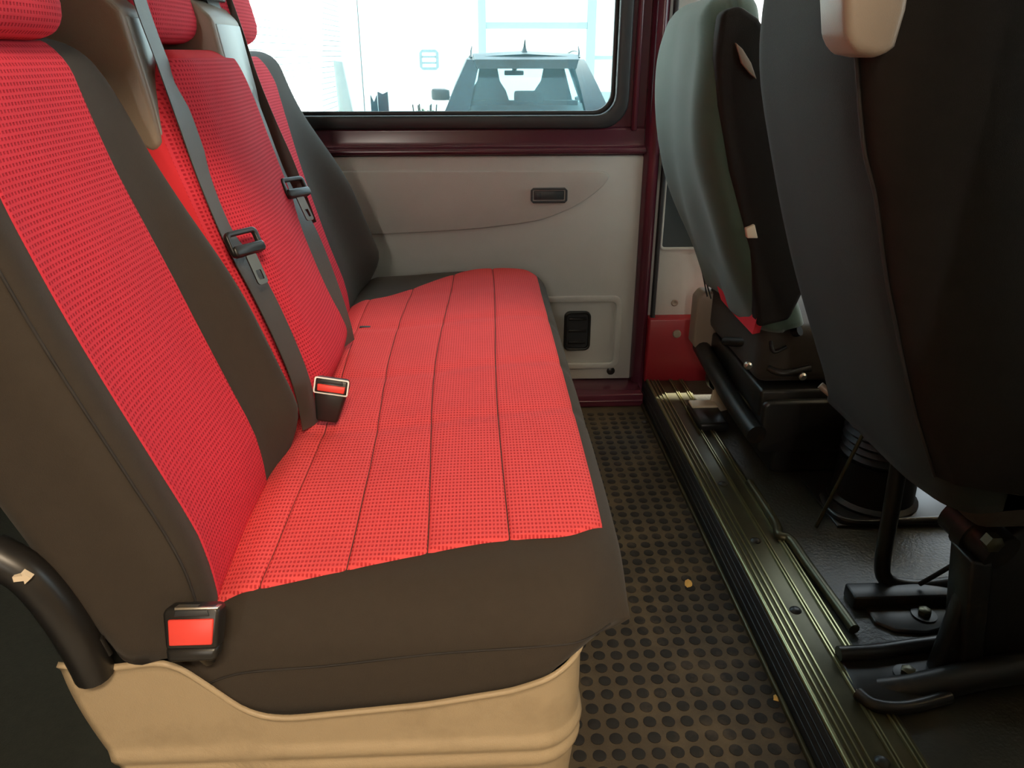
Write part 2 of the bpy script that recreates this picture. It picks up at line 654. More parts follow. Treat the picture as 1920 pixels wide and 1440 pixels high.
box('ashtray_pull', (a.x + .014, YW - 0.0135, b.z + .013), (a.x + .030, YW - 0.010, a.z - .013), 'panel_dark', trim, bev=0.001)
# square moulding low on the panel, with the black air vent
sq0, sq1 = P(1010, 555, Y=YW), P(1160, 690, Y=YW)
sqi = rrect(sq0.x + .022, sq1.z + .022, sq1.x - .022, sq0.z - .022, .012)
sqo = rrect(sq0.x, sq1.z, sq1.x, sq0.z, .03)
holed('square_moulding', sqo, sqi, 'Y', YW - 0.008, YW + 0.002, 'panel', trim, bev=0.006)
a, b = P(1058, 583, Y=YW), P(1105, 655, Y=YW)
vin = rrect(a.x + .008, b.z + .008, b.x - .008, a.z - .008, .012)
vf = holed('vent_frame', rrect(a.x, b.z, b.x, a.z, .018), vin, 'Y', YW - 0.012, YW + 0.002, 'blackpl', trim, bev=0.003)
prism('vent_back', rrect(a.x + .006, b.z + .006, b.x - .006, a.z - .006, .012), 'Y', YW - 0.003, YW + 0.002, 'rubber', trim)
for zz in (b.z + .026, b.z + .064, b.z + .102):
    box('vent_slat', (a.x + .014, YW - 0.009, zz - .004), (b.x - .014, YW - 0.002, zz + .004), 'blackpl', trim, bev=0.001)
c = P(1145, 695, Y=YW)
lathe('plug', [(.013, .004), (.013, -.003), (.009, -.006)], (c.x, YW, c.z), 'blackpl', trim, 18, 'Y')

# window: rubber gasket and pane
w1 = struct(bpy.data.objects.new('window_1', None), 'van side window with black rubber surround and dusty pane with bloom haze mixed in')
C.objects.link(w1)
w1.location = (-0.43, YW, 0.842)
gi = rrect(-1.25, 0.842, 0.383, 1.50, 0.055)
go = rrect(-1.29, 0.806, 0.420, 1.54, 0.075)
holed('rubber_surround', go, gi, 'Y', YW - 0.006, YW + 0.040, 'rubber', w1, bev=0.006)
gi2 = rrect(-1.24, 0.852, 0.373, 1.49, 0.05)
holed('inner_lip', rrect(-1.252, 0.840, 0.385, 1.502, 0.056), gi2, 'Y', YW + 0.022, YW + 0.036, 'rubber', w1, bev=0.003)
prism('pane', rrect(-1.25, 0.844, 0.381, 1.50, 0.054), 'Y', YW + 0.026, YW + 0.030, 'glass', w1)

# pillar between the window and the front door
t1 = struct(prism('trim_1', [(0.470, YW + .06), (0.470, YW + .002), (0.480, YW - .022), (0.498, YW - .030), (0.512, YW - .022), (0.520, YW + .06)], 'Z', 0.0, 1.66, 'maroon', bev=0.005, seg=3), 'maroon painted pillar between window and front seat')
prism('pillar_bead', [(0.430, YW + .012), (0.430, YW - .004), (0.437, YW - .010), (0.446, YW - .008), (0.450, YW + .012)], 'Z', 0.80, 1.64, 'maroon', t1, bev=0.003)
prism('door_seal', rrect(0.520, YW - .034, 0.532, YW - .012, .004, 3), 'Z', 0.25, 1.64, 'rubber', t1)

# front side: door trim beside the far front seat
d1 = struct(bpy.data.objects.new('door_1', None), 'open front doorway with grey beige pillar trim and dark pocket')
C.objects.link(d1)
d1.location = (0.6, YW, 0.05)
box('pillar_trim', (0.50, YW - 0.005, 0.25), (0.715, YW + 0.05, 1.66), 'panel', d1, bev=.006)
box('door_lintel', (0.715, YW - 0.005, 1.50), (1.72, YW + 0.05, 1.66), 'panel', d1, bev=.006)
a, b = P(1250, 290, Y=YW - .006), P(1345, 467, Y=YW - .006)
pi_ = rrect(a.x + .006, b.z + .008, b.x, a.z + .05, .008)
holed('pocket_frame', rrect(a.x, b.z, b.x + .01, a.z + .058, .012), pi_, 'Y', YW - 0.014, YW - 0.004, 'panel', d1, bev=0.002)
prism('pocket_glass', pi_, 'Y', YW - 0.008, YW - 0.004, 'panel_dark', d1)
c = P(1265, 568, Y=YW - .006)
lathe('screw', [(.011, .002), (.011, -.001), (.008, -.003), (.004, -.001)], (c.x, YW - .005, c.z), 'taupe', d1, 16, 'Y')
# red painted step side below it
sp_ = prism('painted_step_side', [(0.512, 0.045), (1.7, 0.045), (1.7, 0.258), (0.512, 0.258)], 'Y', YW - 0.045, YW + 0.05, 'maroon_light', d1, bev=0.006)
c = P(1269, 626, Y=YW - .047)
lathe('bolt_cover', [(.013, .0), (.013, -.004), (.010, -.007)], (c.x, YW - .045, c.z), 'taupe', d1, 18, 'Y')
c = P(1276, 727, Y=YW - .047)
lathe('drain_hole', [(.009, .001), (.009, -.0008)], (c.x, YW - .045, c.z), 'blackpl', d1, 16, 'Y')

# rest of the shell, out of the picture: roof, rear, near side around the open sliding door, front
struct(box('ceiling', (-1.75, 0.40, 1.66), (1.45, 2.31, 1.70), 'headliner', bev=0), 'van roof lining')
struct(box('wall_rear', (-1.79, 0.40, -0.05), (-1.75, 2.31, 1.70), 'vanbody', bev=0), 'van rear bulkhead')
wn = struct(box('wall_near', (-1.75, 0.38, -0.05), (-0.62, 0.42, 1.70), 'vanbody', bev=0), 'near van side behind the open sliding door')
box('front_part', (0.46, 0.38, -0.05), (1.75, 0.42, 1.70), 'vanbody', wn, bev=0)
box('door_header', (-0.62, 0.38, 1.46), (0.46, 0.42, 1.70), 'vanbody', wn, bev=0)
wfr = struct(prism('wall_front', [(1.72, -0.05), (2.3, -0.05), (2.3, 0.80), (1.95, 0.86), (1.74, 0.84), (1.72, 0.78)], 'Y', 0.40, 2.30, 'blackpl', bev=0.01), 'dashboard and front of the van')
w3 = struct(prism('window_2', [(2.20, 0.84), (2.21, 0.85), (1.45, 1.69), (1.44, 1.68)], 'Y', 0.46, 2.24, 'clear'), 'windscreen')
for yy in (0.42, 2.24):
    prism('windscreen_post', [(2.20, 0.82), (2.27, 0.82), (1.50, 1.70), (1.42, 1.70)], 'Y', yy - .03, yy + .05, 'vanbody', w3)
prism('quarter_panel', [(1.72, 0.0), (2.3, 0.0), (2.25, 0.84), (1.72, 0.84)], 'Y', 2.26, 2.30, 'vanbody', w3)

# ------------------------------------------------------------------ sill strip and raised cab floor
cf = struct(box('floor_cab', (0.512, 0.40, 0.0), (1.75, 2.255, 0.052), 'cabfloor', bev=0.004), 'black rubber floor of the raised cab')
st = thing('door_sill_strip', 'long ribbed metal strip along the step edge beside the studded floor', 'sill strip', (0.55, 1.4, 0.0))
ys0, ys1 = 0.55, 2.20
prism('riser', [(0.496, 0.0), (0.513, 0.0), (0.520, 0.052), (0.512, 0.058)], 'Y', ys0, ys1, 'rubber', st, bev=0.002)
box('riser_foot', (0.488, ys0, 0.0), (0.497, ys1, 0.010), 'sill', st, bev=0.003)
for zz in (0.018, 0.030, 0.042):
    xx = 0.4955 + 0.017 * zz / 0.055
    tube('riser_rib', [(xx, ys0, zz), (xx, ys1, zz)], 0.0022, 'blackmetal', st, n=8, smooth=False)
box('plate', (0.514, ys0, 0.050), (0.636, ys1, 0.0575), 'sill', st, bev=0.002)
tube('nosing', [(0.519, ys0, 0.0575), (0.519, ys1, 0.0575)], 0.0050, 'sill_edge', st, n=10, smooth=False)
for xx in (0.530, 0.541, 0.552, 0.588, 0.594, 0.620, 0.627):
    prism('rib', [(xx - .0022, 0.057), (xx + .0022, 0.057), (xx + .0012, 0.0612), (xx - .0012, 0.0612)], 'Y', ys0, ys1, 'sill_edge', st)
for k, (px, py) in enumerate(((1420, 1012), (1505, 1142), (1690, 1425), (1362, 905))):
    q = P(px, py, Z=.060)
    lathe('rivet', [(.011, .0), (.011, .001), (.008, .004), (.003, .0052)], (0.570, q.y, .0572), 'blackmetal', st, 16)

# conduit beside the strip
cd_ = thing('cable_conduit', 'thin brown metal conduit lying beside the ribbed strip', 'conduit', (0.655, 1.2, 0.052))
cpts = [P(1405, 905, Z=.064), P(1440, 958, Z=.064), P(1456, 985, Z=.064), P(1461, 1004, Z=.064), P(1482, 1012, Z=.064), P(1510, 1052, Z=.064), P(1550, 1108, Z=.064), P(1602, 1180, Z=.064)]
tube('pipe', cpts, 0.010, 'sill', cd_, n=10)
lathe('clip', [(.02, 0), (.02, .006), (.012, .010)], (P(1470, 1008, Z=.056).x, P(1470, 1008, Z=.056).y, .052), 'blackmetal', cd_, 14)

# dry leaf crumbs on the floor
for nm, px, py, s, lb in (('leaf_scrap', 1291, 1094, .010, 'dry yellow leaf scrap lying in the middle of the studded floor'), ('leaf_scrap', 1456, 1309, .006, 'tiny orange leaf scrap beside the ribbed metal strip')):
    q = P(px, py, Z=.003)
    pts = []
    for i in range(9):
        a = 2 * math.pi * i / 9
        r = s * random.uniform(.7, 1.15)
        pts.append((q.x + r * math.cos(a), q.y + r * 1.2 * math.sin(a)))
    v = [(q.x, q.y, .006)] + [(p[0], p[1], .0022 + random.uniform(0, .003)) for p in pts] + [(q.x, q.y, .005)] + [(p[0], p[1], .0017) for p in pts]
    f = [(0, 1 + i, 1 + (i + 1) % 9) for i in range(9)] + [(10, 11 + (i + 1) % 9, 11 + i) for i in range(9)] + [(1 + i, 11 + i, 11 + (i + 1) % 9, 1 + (i + 1) % 9) for i in range(9)]
    tag(MO(nm, v, f, 'leaf', smooth=False), lb, 'leaf')

# ------------------------------------------------------------------ rear bench
bench = thing('rear_bench_seat', 'three place rear bench with red waffle cloth panels and black sides', 'bench seat', (-0.2, 1.38, 0.0))

# --- cushion
XB, XF, YN, YF = -0.36, 0.178, 0.690, 2.085


YL = [(-.36, .720), (-.28, .733), (-.18, .752), (-.08, .772), (.03, .787), (.10, .790), (.16, .786), (.2, .78)]


def ylo(x):          # near rim of the red cloth
    return tabs(YL, x, .03)


def wrinkle(x, y):
    w = 0
    for yc, d, s in ((1.12, .0035, .018), (1.34, .0045, .02), (1.62, .004, .022), (1.85, .002, .03)):
        yy = yc + 0.02 * math.sin(x * 9)
        w -= d * math.exp(-((y - yy) / s) ** 2)
    w += 0.0022 * mnoise.noise(Vector((x * 9, y * 7, 0)))
    return w


def ztop(x, y):
    z = 0.445 + 0.018 * ss(-0.3, 0.05, x) - 0.012 * (1 - ss(0.03, 0.25, y - YN)) + wrinkle(x, y)
    z -= 0.035 * (1 - ss(-0.36, -0.27, x))
    yl = ylo(x)
    dr = 0
    if y < yl + 0.02:                                   # roll down to the near side
        e = min(1, (yl + 0.02 - y) / (yl + 0.02 - YN))
        dr += 0.080 * (1 - math.sqrt(max(0, 1 - e * e)))
    if y > YF - 0.06:
        e = min(1, (y - YF + 0.06) / 0.06)
        dr += 0.05 * (1 - math.sqrt(max(0, 1 - e * e)))
    if x > XF - 0.06:
        e = min(1, (x - XF + 0.06) / 0.06)
        dr += 0.06 * (1 - math.sqrt(max(0, 1 - e * e)))
    z -= dr if dr < .06 else .06 + .03 * math.tanh((dr - .06) / .03)
    return z


def corner(x, y):
    k = ss(0.04, XF, x)
    yn = YN + 0.060 * k ** 3
    yf = YF - 0.05 * k * k
    return yn + (y - YN) / (YF - YN) * (yf - yn)


def ctop(u, v):
    x = XB + (XF - XB) * u
    y = YN + (YF - YN) * v
    return (x, corner(x, y), ztop(x, y))


def cbot(u, v):
    x = XB + (XF - XB) * u
    y = YN + (YF - YN) * v
    return (x - 0.095 * ss(0.72, 1, u), corner(x, y) + 0.012 * (1 - ss(0, .05, v)), 0.262 + 0.048 * ss(-0.05, 0.15, x))


def cbulge(u, v, t):
    b = math.sin(math.pi * t) * 0.010
    return ((b * 1.5 if u > .999 else b * 1.5 * ss(.86, 1, u)), (-b * (1 - ss(.9, 1, u)) if v < .001 else (b if v > .999 else 0)), 0)


cush = closed_field('seat_cushion', ctop, cbot, [i / 40 * .86 for i in range(41)] + [.86 + .14 * math.sin(math.pi / 2 * i / 10) for i in range(1, 11)], [(.09 * (1 - math.cos(math.pi / 2 * i / 14))) for i in range(15)] + [.09 + .86 * i / 90 for i in range(1, 91)] + [.95 + .05 * math.sin(math.pi / 2 * i / 8) for i in range(1, 9)], 'black', bench, 8, cbulge)

seams = [-0.315, -0.262, -0.172, -0.078, 0.030, 0.151]
for k in range(5):
    xa, xb = seams[k], seams[k + 1]

    def csurf(u, v, xa=xa, xb=xb, k=k):
        wob = 0.004 * math.sin(v * 14 + k * 2) * (1 - abs(2 * u - 1)) * 0
        x = xa + (xb - xa) * u
        if k < 4:
            x += u * 0.010 * math.sin(v * 5.5 + k) * (0.5 if k == 3 else 1)
        if k > 0:
            x += (1 - u) * 0.010 * math.sin(v * 5.5 + k - 1) * (0.5 if k == 4 else 1)
        y0 = ylo(x)
        y1 = 2.045 - 0.23 * (1 - ss(-0.3, 0.03, x)) - 0.035 * ss(0.10, 0.16, x)
        y = y0 + (y1 - y0) * v
        d = min(u, 1 - u) * (xb - xa)
        puff = 0.0022 * (1 - math.exp(-d / 0.006)) - 0.0005
        if k == 4 and u > .5:
            puff = 0.0017
        if k == 0 and u < .5:
            puff = 0.0017
        return (x, corner(x, y), ztop(x, y) + puff)
    patch('stitched_panel', csurf, [0, .015] + [.05 + .9 * i / 14 for i in range(15)] + [.985, 1], [0, .0025] + [i / 150 for i in range(1, 150)] + [.9975, 1], 'red_seat', cush, 0.0022, 0.0012, uv=lambda p: (p.x, p.y + p.z))

# piping round the side of the cushion cover


def cside(x, z):
    u = (x - XB) / (XF - XB)
    a_, b_ = Vector(ctop(u, 0)), Vector(cbot(u, 0))
    t = max(0, min(1, (a_.z - z) / (a_.z - b_.z)))
    return a_.lerp(b_, t) + Vector(cbulge(u, 0, t)) + Vector((0, -.0006, 0))


sp1 = [cside(x, z) for x, z in ((-.33, .348), (-.28, .350), (-.18, .357), (-.07, .368), (0, .386), (.054, .408), (.11, .428), (.15, .440))]
tube('side_seam', sp1, 0.0013, 'seam', cush, n=6)
q = P(684, 609, Z=.452)
box('cushion_slit', (q.x - .012, q.y - .004, ztop(q.x, q.y) - .002), (q.x + .012, q.y + .004, ztop(q.x, q.y) + .0052), 'rubber', cush, bev=.001)
# --- backrests
X0 = [(0.36, -0.318), (0.43, -0.312), (0.506, -0.321), (0.582, -0.349), (0.683, -0.385), (0.78, -0.416), (0.873, -0.443), (0.95, -0.459), (1.05, -0.478)]


def gz(z):
    return ss(0.38, 0.52, z) * (1 - ss(0.66, 0.95, z))


def make_back(y0, y1, z0, z1, bulge, ra, rb, rz0, rz1, sh=0.13, R=0.045, thick=0.15, material='black', redmat='red_back'):
    def lims(z):
        q = max(0, min(1, (z - (z1 - sh)) / sh))
        k = sh * (1 - math.sqrt(max(0, 1 - q * q * .98)))
        return y0 + k, y1 - k

    def front(y, z):
        a, b = lims(z)
        d = min(y - a, b - y, (z1 - z) * 1.0)
        e = max(0, min(1, 1 - d / R))
        return tabs(X0, z) + bulge(y, z) - R * (1 - math.sqrt(max(0, 1 - e * e))) + .0025 * mnoise.noise(Vector((y * 8, z * 6, 3)))

    def pos(u, v):
        z = z0 + (z1 - z0) * v
        a, b = lims(z)
        return a + (b - a) * u, z

    def top(u, v):
        y, z = pos(u, v)
        return (front(y, z), y, z)

    def bot(u, v):
        y, z = pos(u, v)
        a, b = lims(z)
        d = min(y - a, b - y, z1 - z)
        e = max(0, min(1, 1 - d / .04))
        return (tabs(X0, z) - thick + 0.05 * (1 - ss(.36, .5, z)) + .04 * (1 - math.sqrt(max(0, 1 - e * e))), y, z - 0.01)
    ob = closed_field('backrest', top, bot, cosp(36), [math.sin(math.pi / 2 * i / 50) for i in range(51)], material, bench, 4)

    def rsurf(u, v):
        z = rz0 + (rz1 - rz0) * v
        ya, yb = lims(z)
        ya, yb = (ra(z) if ra else ya + .006), (rb(z) if rb else yb - .006)
        y = ya + (yb - ya) * u
        e = max(0, 1 - (z1 - z) / R)
        return (front(y, z), y, z + 0.003 * e)
    patch('red_panel', rsurf, [0, .018] + [.03 + .94 * i / 30 for i in range(31)] + [.982, 1], [0, .005] + [i / 70 for i in range(1, 70)] + [.995, 1], redmat, ob, 0.0020, 0.0006, uv=lambda p: (p.y, p.z * 1.05), nrm=(1, 0, .3))
    return ob, front


def b_near(y, z):
    return 0.046 * math.exp(-((y - 1.070) / .050) ** 2) * gz(z) + 0.012 * math.exp(-((y - .69) / .04) ** 2)


def b_mid(y, z):
    return 0.050 * ss(.40, .5, z) + 0.010 * math.exp(-((y - 1.33) / .12) ** 2) - 0.03 * (1 - ss(1.12, 1.24, y))


def b_far(y, z):
    return 0.062 * math.exp(-((y - 2.03) / .07) ** 2) * gz(z) - 0.004


bk1, f1 = make_back(0.676, 1.118, 0.388, 1.018, b_near, lambda z: 0.735 + .02 * ss(.85, 1.0, z), lambda z: 0.978 + .012 * math.sin((z - .45) * 6), 0.40, 1.011)
bk2, f2 = make_back(1.124, 1.528, 0.40, 1.005, b_mid, None, None, 0.42, 0.992, sh=.12, R=.03, material='red_plain')
bk3, f3 = make_back(1.534, 2.075, 0.40, 1.005, b_far, None, lambda z: 1.80 + .11 * ss(.5, .95, z) - .07 * ss(.93, 1.01, z), 0.42, 0.992, sh=.12, R=.04)
tube('side_seam', [(f1(.690, z), .689, z) for z in [.44 + .05 * i for i in range(9)]], .0016, 'seam', bk1, n=6)
bk1['label'] = 'near backrest with black side bolsters'
bk2['label'] = 'middle backrest, all red'
bk3['label'] = 'far backrest with black outer bolster'

# --- headrests


def rounded_block(name, c, h, r, m, parent, n=14, squash=None, uv=False):
    """soft block: centre, half sizes, radius"""
    v, fs, idx = [], [], {}
    hx, hy, hz = h
    ix, iy, iz = hx - r, hy - r, hz - r

    def vert(p):
        q = Vector((max(-ix, min(ix, p.x)), max(-iy, min(iy, p.y)), max(-iz, min(iz, p.z))))
        d = p - q
        w = q + (d.normalized() * r if d.length > 1e-6 else d)
        if squash:
            w = squash(w)
        k = tuple(round(t, 5) for t in p)
        if k not in idx:
            idx[k] = len(v)
            v.append(Vector(c) + w)
        return idx[k]
    cs = [-math.cos(math.pi * i / n) for i in range(n + 1)]
    for ax in range(3):
        for sgn in (-1, 1):
            for i in range(n):
                for j in range(n):
                    q = []
                    for a, b in ((i, j), (i + 1, j), (i + 1, j + 1), (i, j + 1)):
                        t = [0, 0, 0]
                        t[ax] = sgn * h[ax]
                        t[(ax + 1) % 3] = cs[a] * h[(ax + 1) % 3]
                        t[(ax + 2) % 3] = cs[b] * h[(ax + 2) % 3]
                        q.append(vert(Vector(t)))
                    fs.append(tuple(q))
    uvs = [(p[1], p[2]) for p in v] if uv else None
    return MO(name, v, fs, m, parent, uvs=uvs)


for yc, xc in ((0.868, -0.535), (1.305, -0.530), (1.640, -0.520)):
    hr = rounded_block('headrest', (xc, yc, 1.113), (0.060, 0.130, 0.100), 0.045, 'red_back', bench, squash=lambda p: Vector((p.x - p.z * .22 + .010 * math.cos(p.y * 9), p.y * (1 - .12 * max(0, p.z / .1)), p.z)), uv=True)
    for dy in (-.045, .045):
        lathe('post', [(.006, -.09), (.006, .035)], (xc + 0.012, yc + dy, 1.0), 'chrome', hr, 12)
        lathe('post_collar', [(.014, -.012), (.014, .004), (.010, .009)], (xc + 0.014, yc + dy, 1.003), 'chrome' if dy < 0 else 'blackpl', hr, 14)

# --- belt guide housings between the backrests


def guide(y0, y1, xf, label):
    pr = [(xf - .035, 0.885), (xf - .012, 0.872), (xf, 0.884), (xf - .004, 0.93), (xf - .022, 1.052), (xf - .045, 1.075), (xf - .085, 1.098), (xf - .17, 1.115), (xf - .20, 1.02), (xf - .14, 0.97)]
    g = prism('belt_guide_housing', pr, 'Y', y0, y1, 'taupe', bench, bev=0.008, seg=3)
    g['label'] = label
    q = [(xf + .0005, 0.894), (xf + .0005, 0.90), (xf - .0035, 0.94), (xf - .0195, 1.045), (xf - .024, 1.045), (xf - .008, 0.93), (xf - .006, .894)]
    prism('window_sheen_plate', q, 'Y', y0 + .010, y1 - .008, 'plate', g, bev=0.002)  # pale plate painting the window's sheen on the housing front
    box('belt_slot', (xf - .075, y0 + .018, 1.082), (xf - .035, y1 - .018, 1.112), 'blackpl', g, bev=0.003)
    box('belt_roller', (xf - .13, y0 + .02, 1.105), (xf - .07, y1 - .02, 1.135), 'blackpl', g, bev=0.008)
    return g


guide(1.122, 1.214, -0.436, 'brown grey belt tower beside the near backrest')
y2a, y2b = P(448, 208, X=-0.405).y, P(489, 207, X=-0.405).y
guide(y2a - .005, y2b + .01, -0.405, 'brown grey belt tower beside the far backrest')

# --- beige plinth with bead mouldings
TOPZ = [(-0.480, .382), (-0.462, .379), (-0.444, .372), (-0.40, .377), (-0.366, .381), (-0.344, .374), (-0.314, .340), (-0.288, .306), (-0.265, .294), (-0.235, .291), (-0.071, .305), (0.029, .322), (0.107, .352), (0.2, .352)]
path = []
for i in range(61):
    path.append((-0.474 + i * (0.055 + 0.474) / 60, 0.688, (0, -1)))
for i in range(1, 13):
    a = math.pi / 2 * i / 12
    path.append((0.055 + .055 * math.sin(a), 0.743 - .055 * math.cos(a), (math.sin(a), -math.cos(a))))
for i in range(1, 31):
    path.append((0.110, 0.743 + i * (2.08 - .743) / 30, (1, 0)))
V, Fc = [], []
NT = 64
for i, (x, y, n) in enumerate(path):
    zt = tabs(TOPZ, x, .012)
    if x > .109:
        zt = .352
    for j in range(NT + 1):
        t = j / NT
        z = zt * (1 - t)
        push = 0.0
        for zc in (.232, .205):
            push += .0055 * math.exp(-((z - zc) / .0075) ** 2)
        push += .006 * math.exp(-((zt - z) / .006) ** 2)
        push -= .010 * ss(.24, .10, z) + .012 * ss(.12, 0, z)
        inx = -0.085 * ss(.38, 0, z) * ss(.0, -.474, x) * -1 * (1 if y < .69 else 0)
        V.append((x + n[0] * push + inx * 1.05, y + n[1] * push, z))
for i in range(len(path) - 1):
    for j in range(NT):
        Fc.append((i * (NT + 1) + j, (i + 1) * (NT + 1) + j, (i + 1) * (NT + 1) + j + 1, i * (NT + 1) + j + 1))
pl = MO('plinth', V, Fc, 'beige', bench)
sm = pl.modifiers.new('thickness', 'SOLIDIFY')
sm.thickness = 0.006
sm.offset = -1
box('seat_frame', (-0.33, .74, .15), (0.06, 2.05, .28), 'blackmetal', bench, bev=.01)
for yy in (.80, 1.98):
    for xx in (-.28, .0):
        box('leg', (xx, yy, 0.0), (xx + .05, yy + .05, .16), 'blackmetal', bench, bev=.004)
# --- black recliner frame tube behind the near backrest
fp = [P(-20, 1035, Y=.668), P(40, 1068, Y=.668), P(80, 1105, Y=.668), P(125, 1165, Y=.668), P(160, 1225, Y=.672), P(178, 1262, Y=.676)]
tube('frame_tube', fp, 0.021, 'blackpl', bench, n=16)
box('recliner_plate', (-.44, .702, .345), (-.30, .72, .395), 'blackmetal', bench, bev=.004)
q = P(205, 1212, Y=.68)
tube('recliner_rod', [P(186, 1195, Y=.676), P(205, 1226, Y=.680)], .004, 'blackmetal', bench, n=8, smooth=False)
q = P(40, 1086, Y=.646)
prism('frame_arrow_mark', [(q.x - .008, q.z - .003), (q.x + .002, q.z - .002), (q.x + .002, q.z - .006), (q.x + .010, q.z + .001), (q.x + .002, q.z + .008), (q.x + .002, q.z + .004), (q.x - .008, q.z + .003)], 'Y', .6455, .652, 'pale', bench)

# ------------------------------------------------------------------ belts and buckles


def tongue(parent, c, down, wdir, mt='steeldark'):
    """buckle tongue: plastic bar with belt slot and a steel plate with a hole"""
    down = Vector(down).normalized()
    w = (Vector(wdir) - down * Vector(wdir).dot(down)).normalized()
    n = down.cross(w)
    if n.x < 0:
        n = -n
    R = Matrix((w, down, n)).transposed().to_4x4()
    R.translation = Vector(c)
    hold = holed('tongue', rrect(-.034, -.020, .034, .020, .010), rrect(-.026, -.012, .026, .004, .003), 'Z', -.003, .005, 'blackpl', parent, bev=.002)
    hold.data.transform(R)
    bar = prism('bar', rrect(-.033, .003, .033, .019, .006), 'Z', -.004, .009, 'blackpl', hold, bev=.003)
    bar.data.transform(R)
    pl_ = holed('steel_plate', rrect(-.011, .018, .011, .066, .005), rrect(-.006, .044, .006, .059, .002), 'Z', .001, .0032, mt, hold)
    pl_.data.transform(R)
    return hold


def belt(label, pts, dirs, tg=None, w=.046):
    b = thing('seat_belt', label, 'seat belt', pts[-1])
    ribbon('webbing', pts, dirs, w, 'belt', b)
    if tg is not None:
        tongue(b, *tg)
    return b


wd1 = Vector((0.25, 0.9, 0.15))
p1 = [P(250, -40, Y=1.165), P(272, 30, Y=1.165), P(304, 115, Y=1.165), P(347, 225, Y=1.165), P(390, 345, Y=1.165), P(437, 455, Y=1.16), P(487, 540, Y=1.155), P(533, 635, Y=1.145), P(566, 720, Y=1.135), P(583, 800, Y=1.12)]
g1 = P(442, 455, Y=1.150)
belt('brown seat belt hanging in front of the near half of the middle backrest', p1, [Vector((-.02, 1, .05))] * 3 + [Vector((.12, 1, .05))] * 3 + [Vector((.32, 1, .05))] * 4, (g1 + Vector((.012, 0, 0)), P(478, 530, Y=1.135) - P(437, 440, Y=1.15), Vector((.45, .9, -.12))))
p2 = [P(388, -30, Y=1.50), P(405, 20, Y=1.50), P(440, 105, Y=1.50), P(485, 220, Y=1.50), P(532, 340, Y=1.50), P(582, 440, Y=1.475), P(622, 540, Y=1.455), P(645, 610, Y=1.45), P(653, 645, Y=1.45)]
g2 = P(540, 352, Y=1.490)
belt('brown seat belt hanging between the middle and the far backrest', p2, [Vector((.12, 1, .05))] * 5 + [Vector((.40, 1, .05))] * 4, (g2 + Vector((.012, 0, 0)), P(568, 410, Y=1.475) - P(540, 350, Y=1.49), Vector((.45, .9, -.12))))
p3 = [P(415, -10, Y=1.56), P(440, 60, Y=1.56), P(470, 150, Y=1.56), P(505, 235, Y=1.56), P(532, 295, Y=1.555), P(552, 345, Y=1.55), P(580, 420, Y=1.55)]
belt('narrow edge on seat belt strap just beyond the second belt', p3, [Vector((1, .12, .3))] * 7, None, .030)

# near buckle on the side of the bench
q = P(364, 1178, Y=.655)
bu = thing('seat_belt_buckle', 'black belt buckle with large red button at the near bench corner', 'buckle', (q.x, q.y, q.z - .06))
R = Matrix.Rotation(math.radians(-24), 4, 'X')
R.translation = q


def bpart(name, pts, a, b, m, bev, parent=bu, Rm=None):
    o = prism(name, pts, 'Y', a, b, m, parent, bev=bev)
    o.data.transform(Rm or R)
    return o


body = bpart('buckle_body', [(-.027, -.020), (.026, -.020), (.029, .018), (.026, .024), (-.026, .024), (-.030, .018)], -.008, .018, 'blackpl', .004)
bpart('lower_shell', [(-.027, -.034), (.023, -.034), (.027, -.018), (-.029, -.018)], -.006, .016, 'blackpl', .005)
bpart('red_button', [(-.0225, -.015), (.0215, -.015), (.0235, .012), (-.0235, .012)], -.0105, -.004, 'button', .0015)
bpart('slot', [(-.018, .0145), (.019, .0145), (.017, .0215), (-.016, .0215)], -.0092, .004, 'rubber', .001)
bpart('metal_edge', [(-.017, .0215), (.028, .0215), (.028, .0235), (-.017, .0245)], -.0085, .004, 'chrome', .0004)
tube('stalk', [q + Vector((0, .006, -.036)), q + Vector((0, .02, -.060))], .008, 'blackmetal', bu, n=10, smooth=False)

# middle buckle standing in the crease
q = P(620, 748, Y=1.13)
bu2 = thing('seat_belt_buckle', 'black belt buckle with slim orange red button standing in the middle crease', 'buckle', (q.x, q.y, q.z - .04))
R2 = Matrix.Rotation(math.radians(10), 4, 'Y') @ Matrix.Rotation(math.radians(-15), 4, 'X')
R2.translation = q
bpart('buckle_body', [(-.017, -.036), (.016, -.036), (.027, .022), (.025, .034), (-.026, .034), (-.028, .022)], -.012, .014, 'blackpl', .004, bu2, R2)
bpart('red_button', [(-.021, .013), (.021, .013), (.022, .024), (-.022, .024)], -.0150, -.006, 'button', .0015, bu2, R2)
fr = holed('chrome_frame', rrect(-.027, .009, .027, .035, .003), rrect(-.0248, .0108, .0248, .0328, .002), 'Y', -.0138, -.010, 'chrome', bu2)
fr.data.transform(R2)
bpart('slot', [(-.018, .0265), (.018, .0265), (.016, .032), (-.016, .032)], -.0145, -.006, 'rubber', .0005, bu2, R2)

# grey belt anchor poking out of the crease by the near backrest
q = P(535, 815, Y=1.09)
tag(prism('belt_anchor_tab', rrect(q.x - .010, q.z - .022, q.x + .010, q.z + .018, .006), 'Y', q.y - .002, q.y + .002, 'steelgrey', bev=.001), 'small grey anchor tab in the crease at the foot of the near backrest', 'anchor tab')

# ------------------------------------------------------------------ front seats


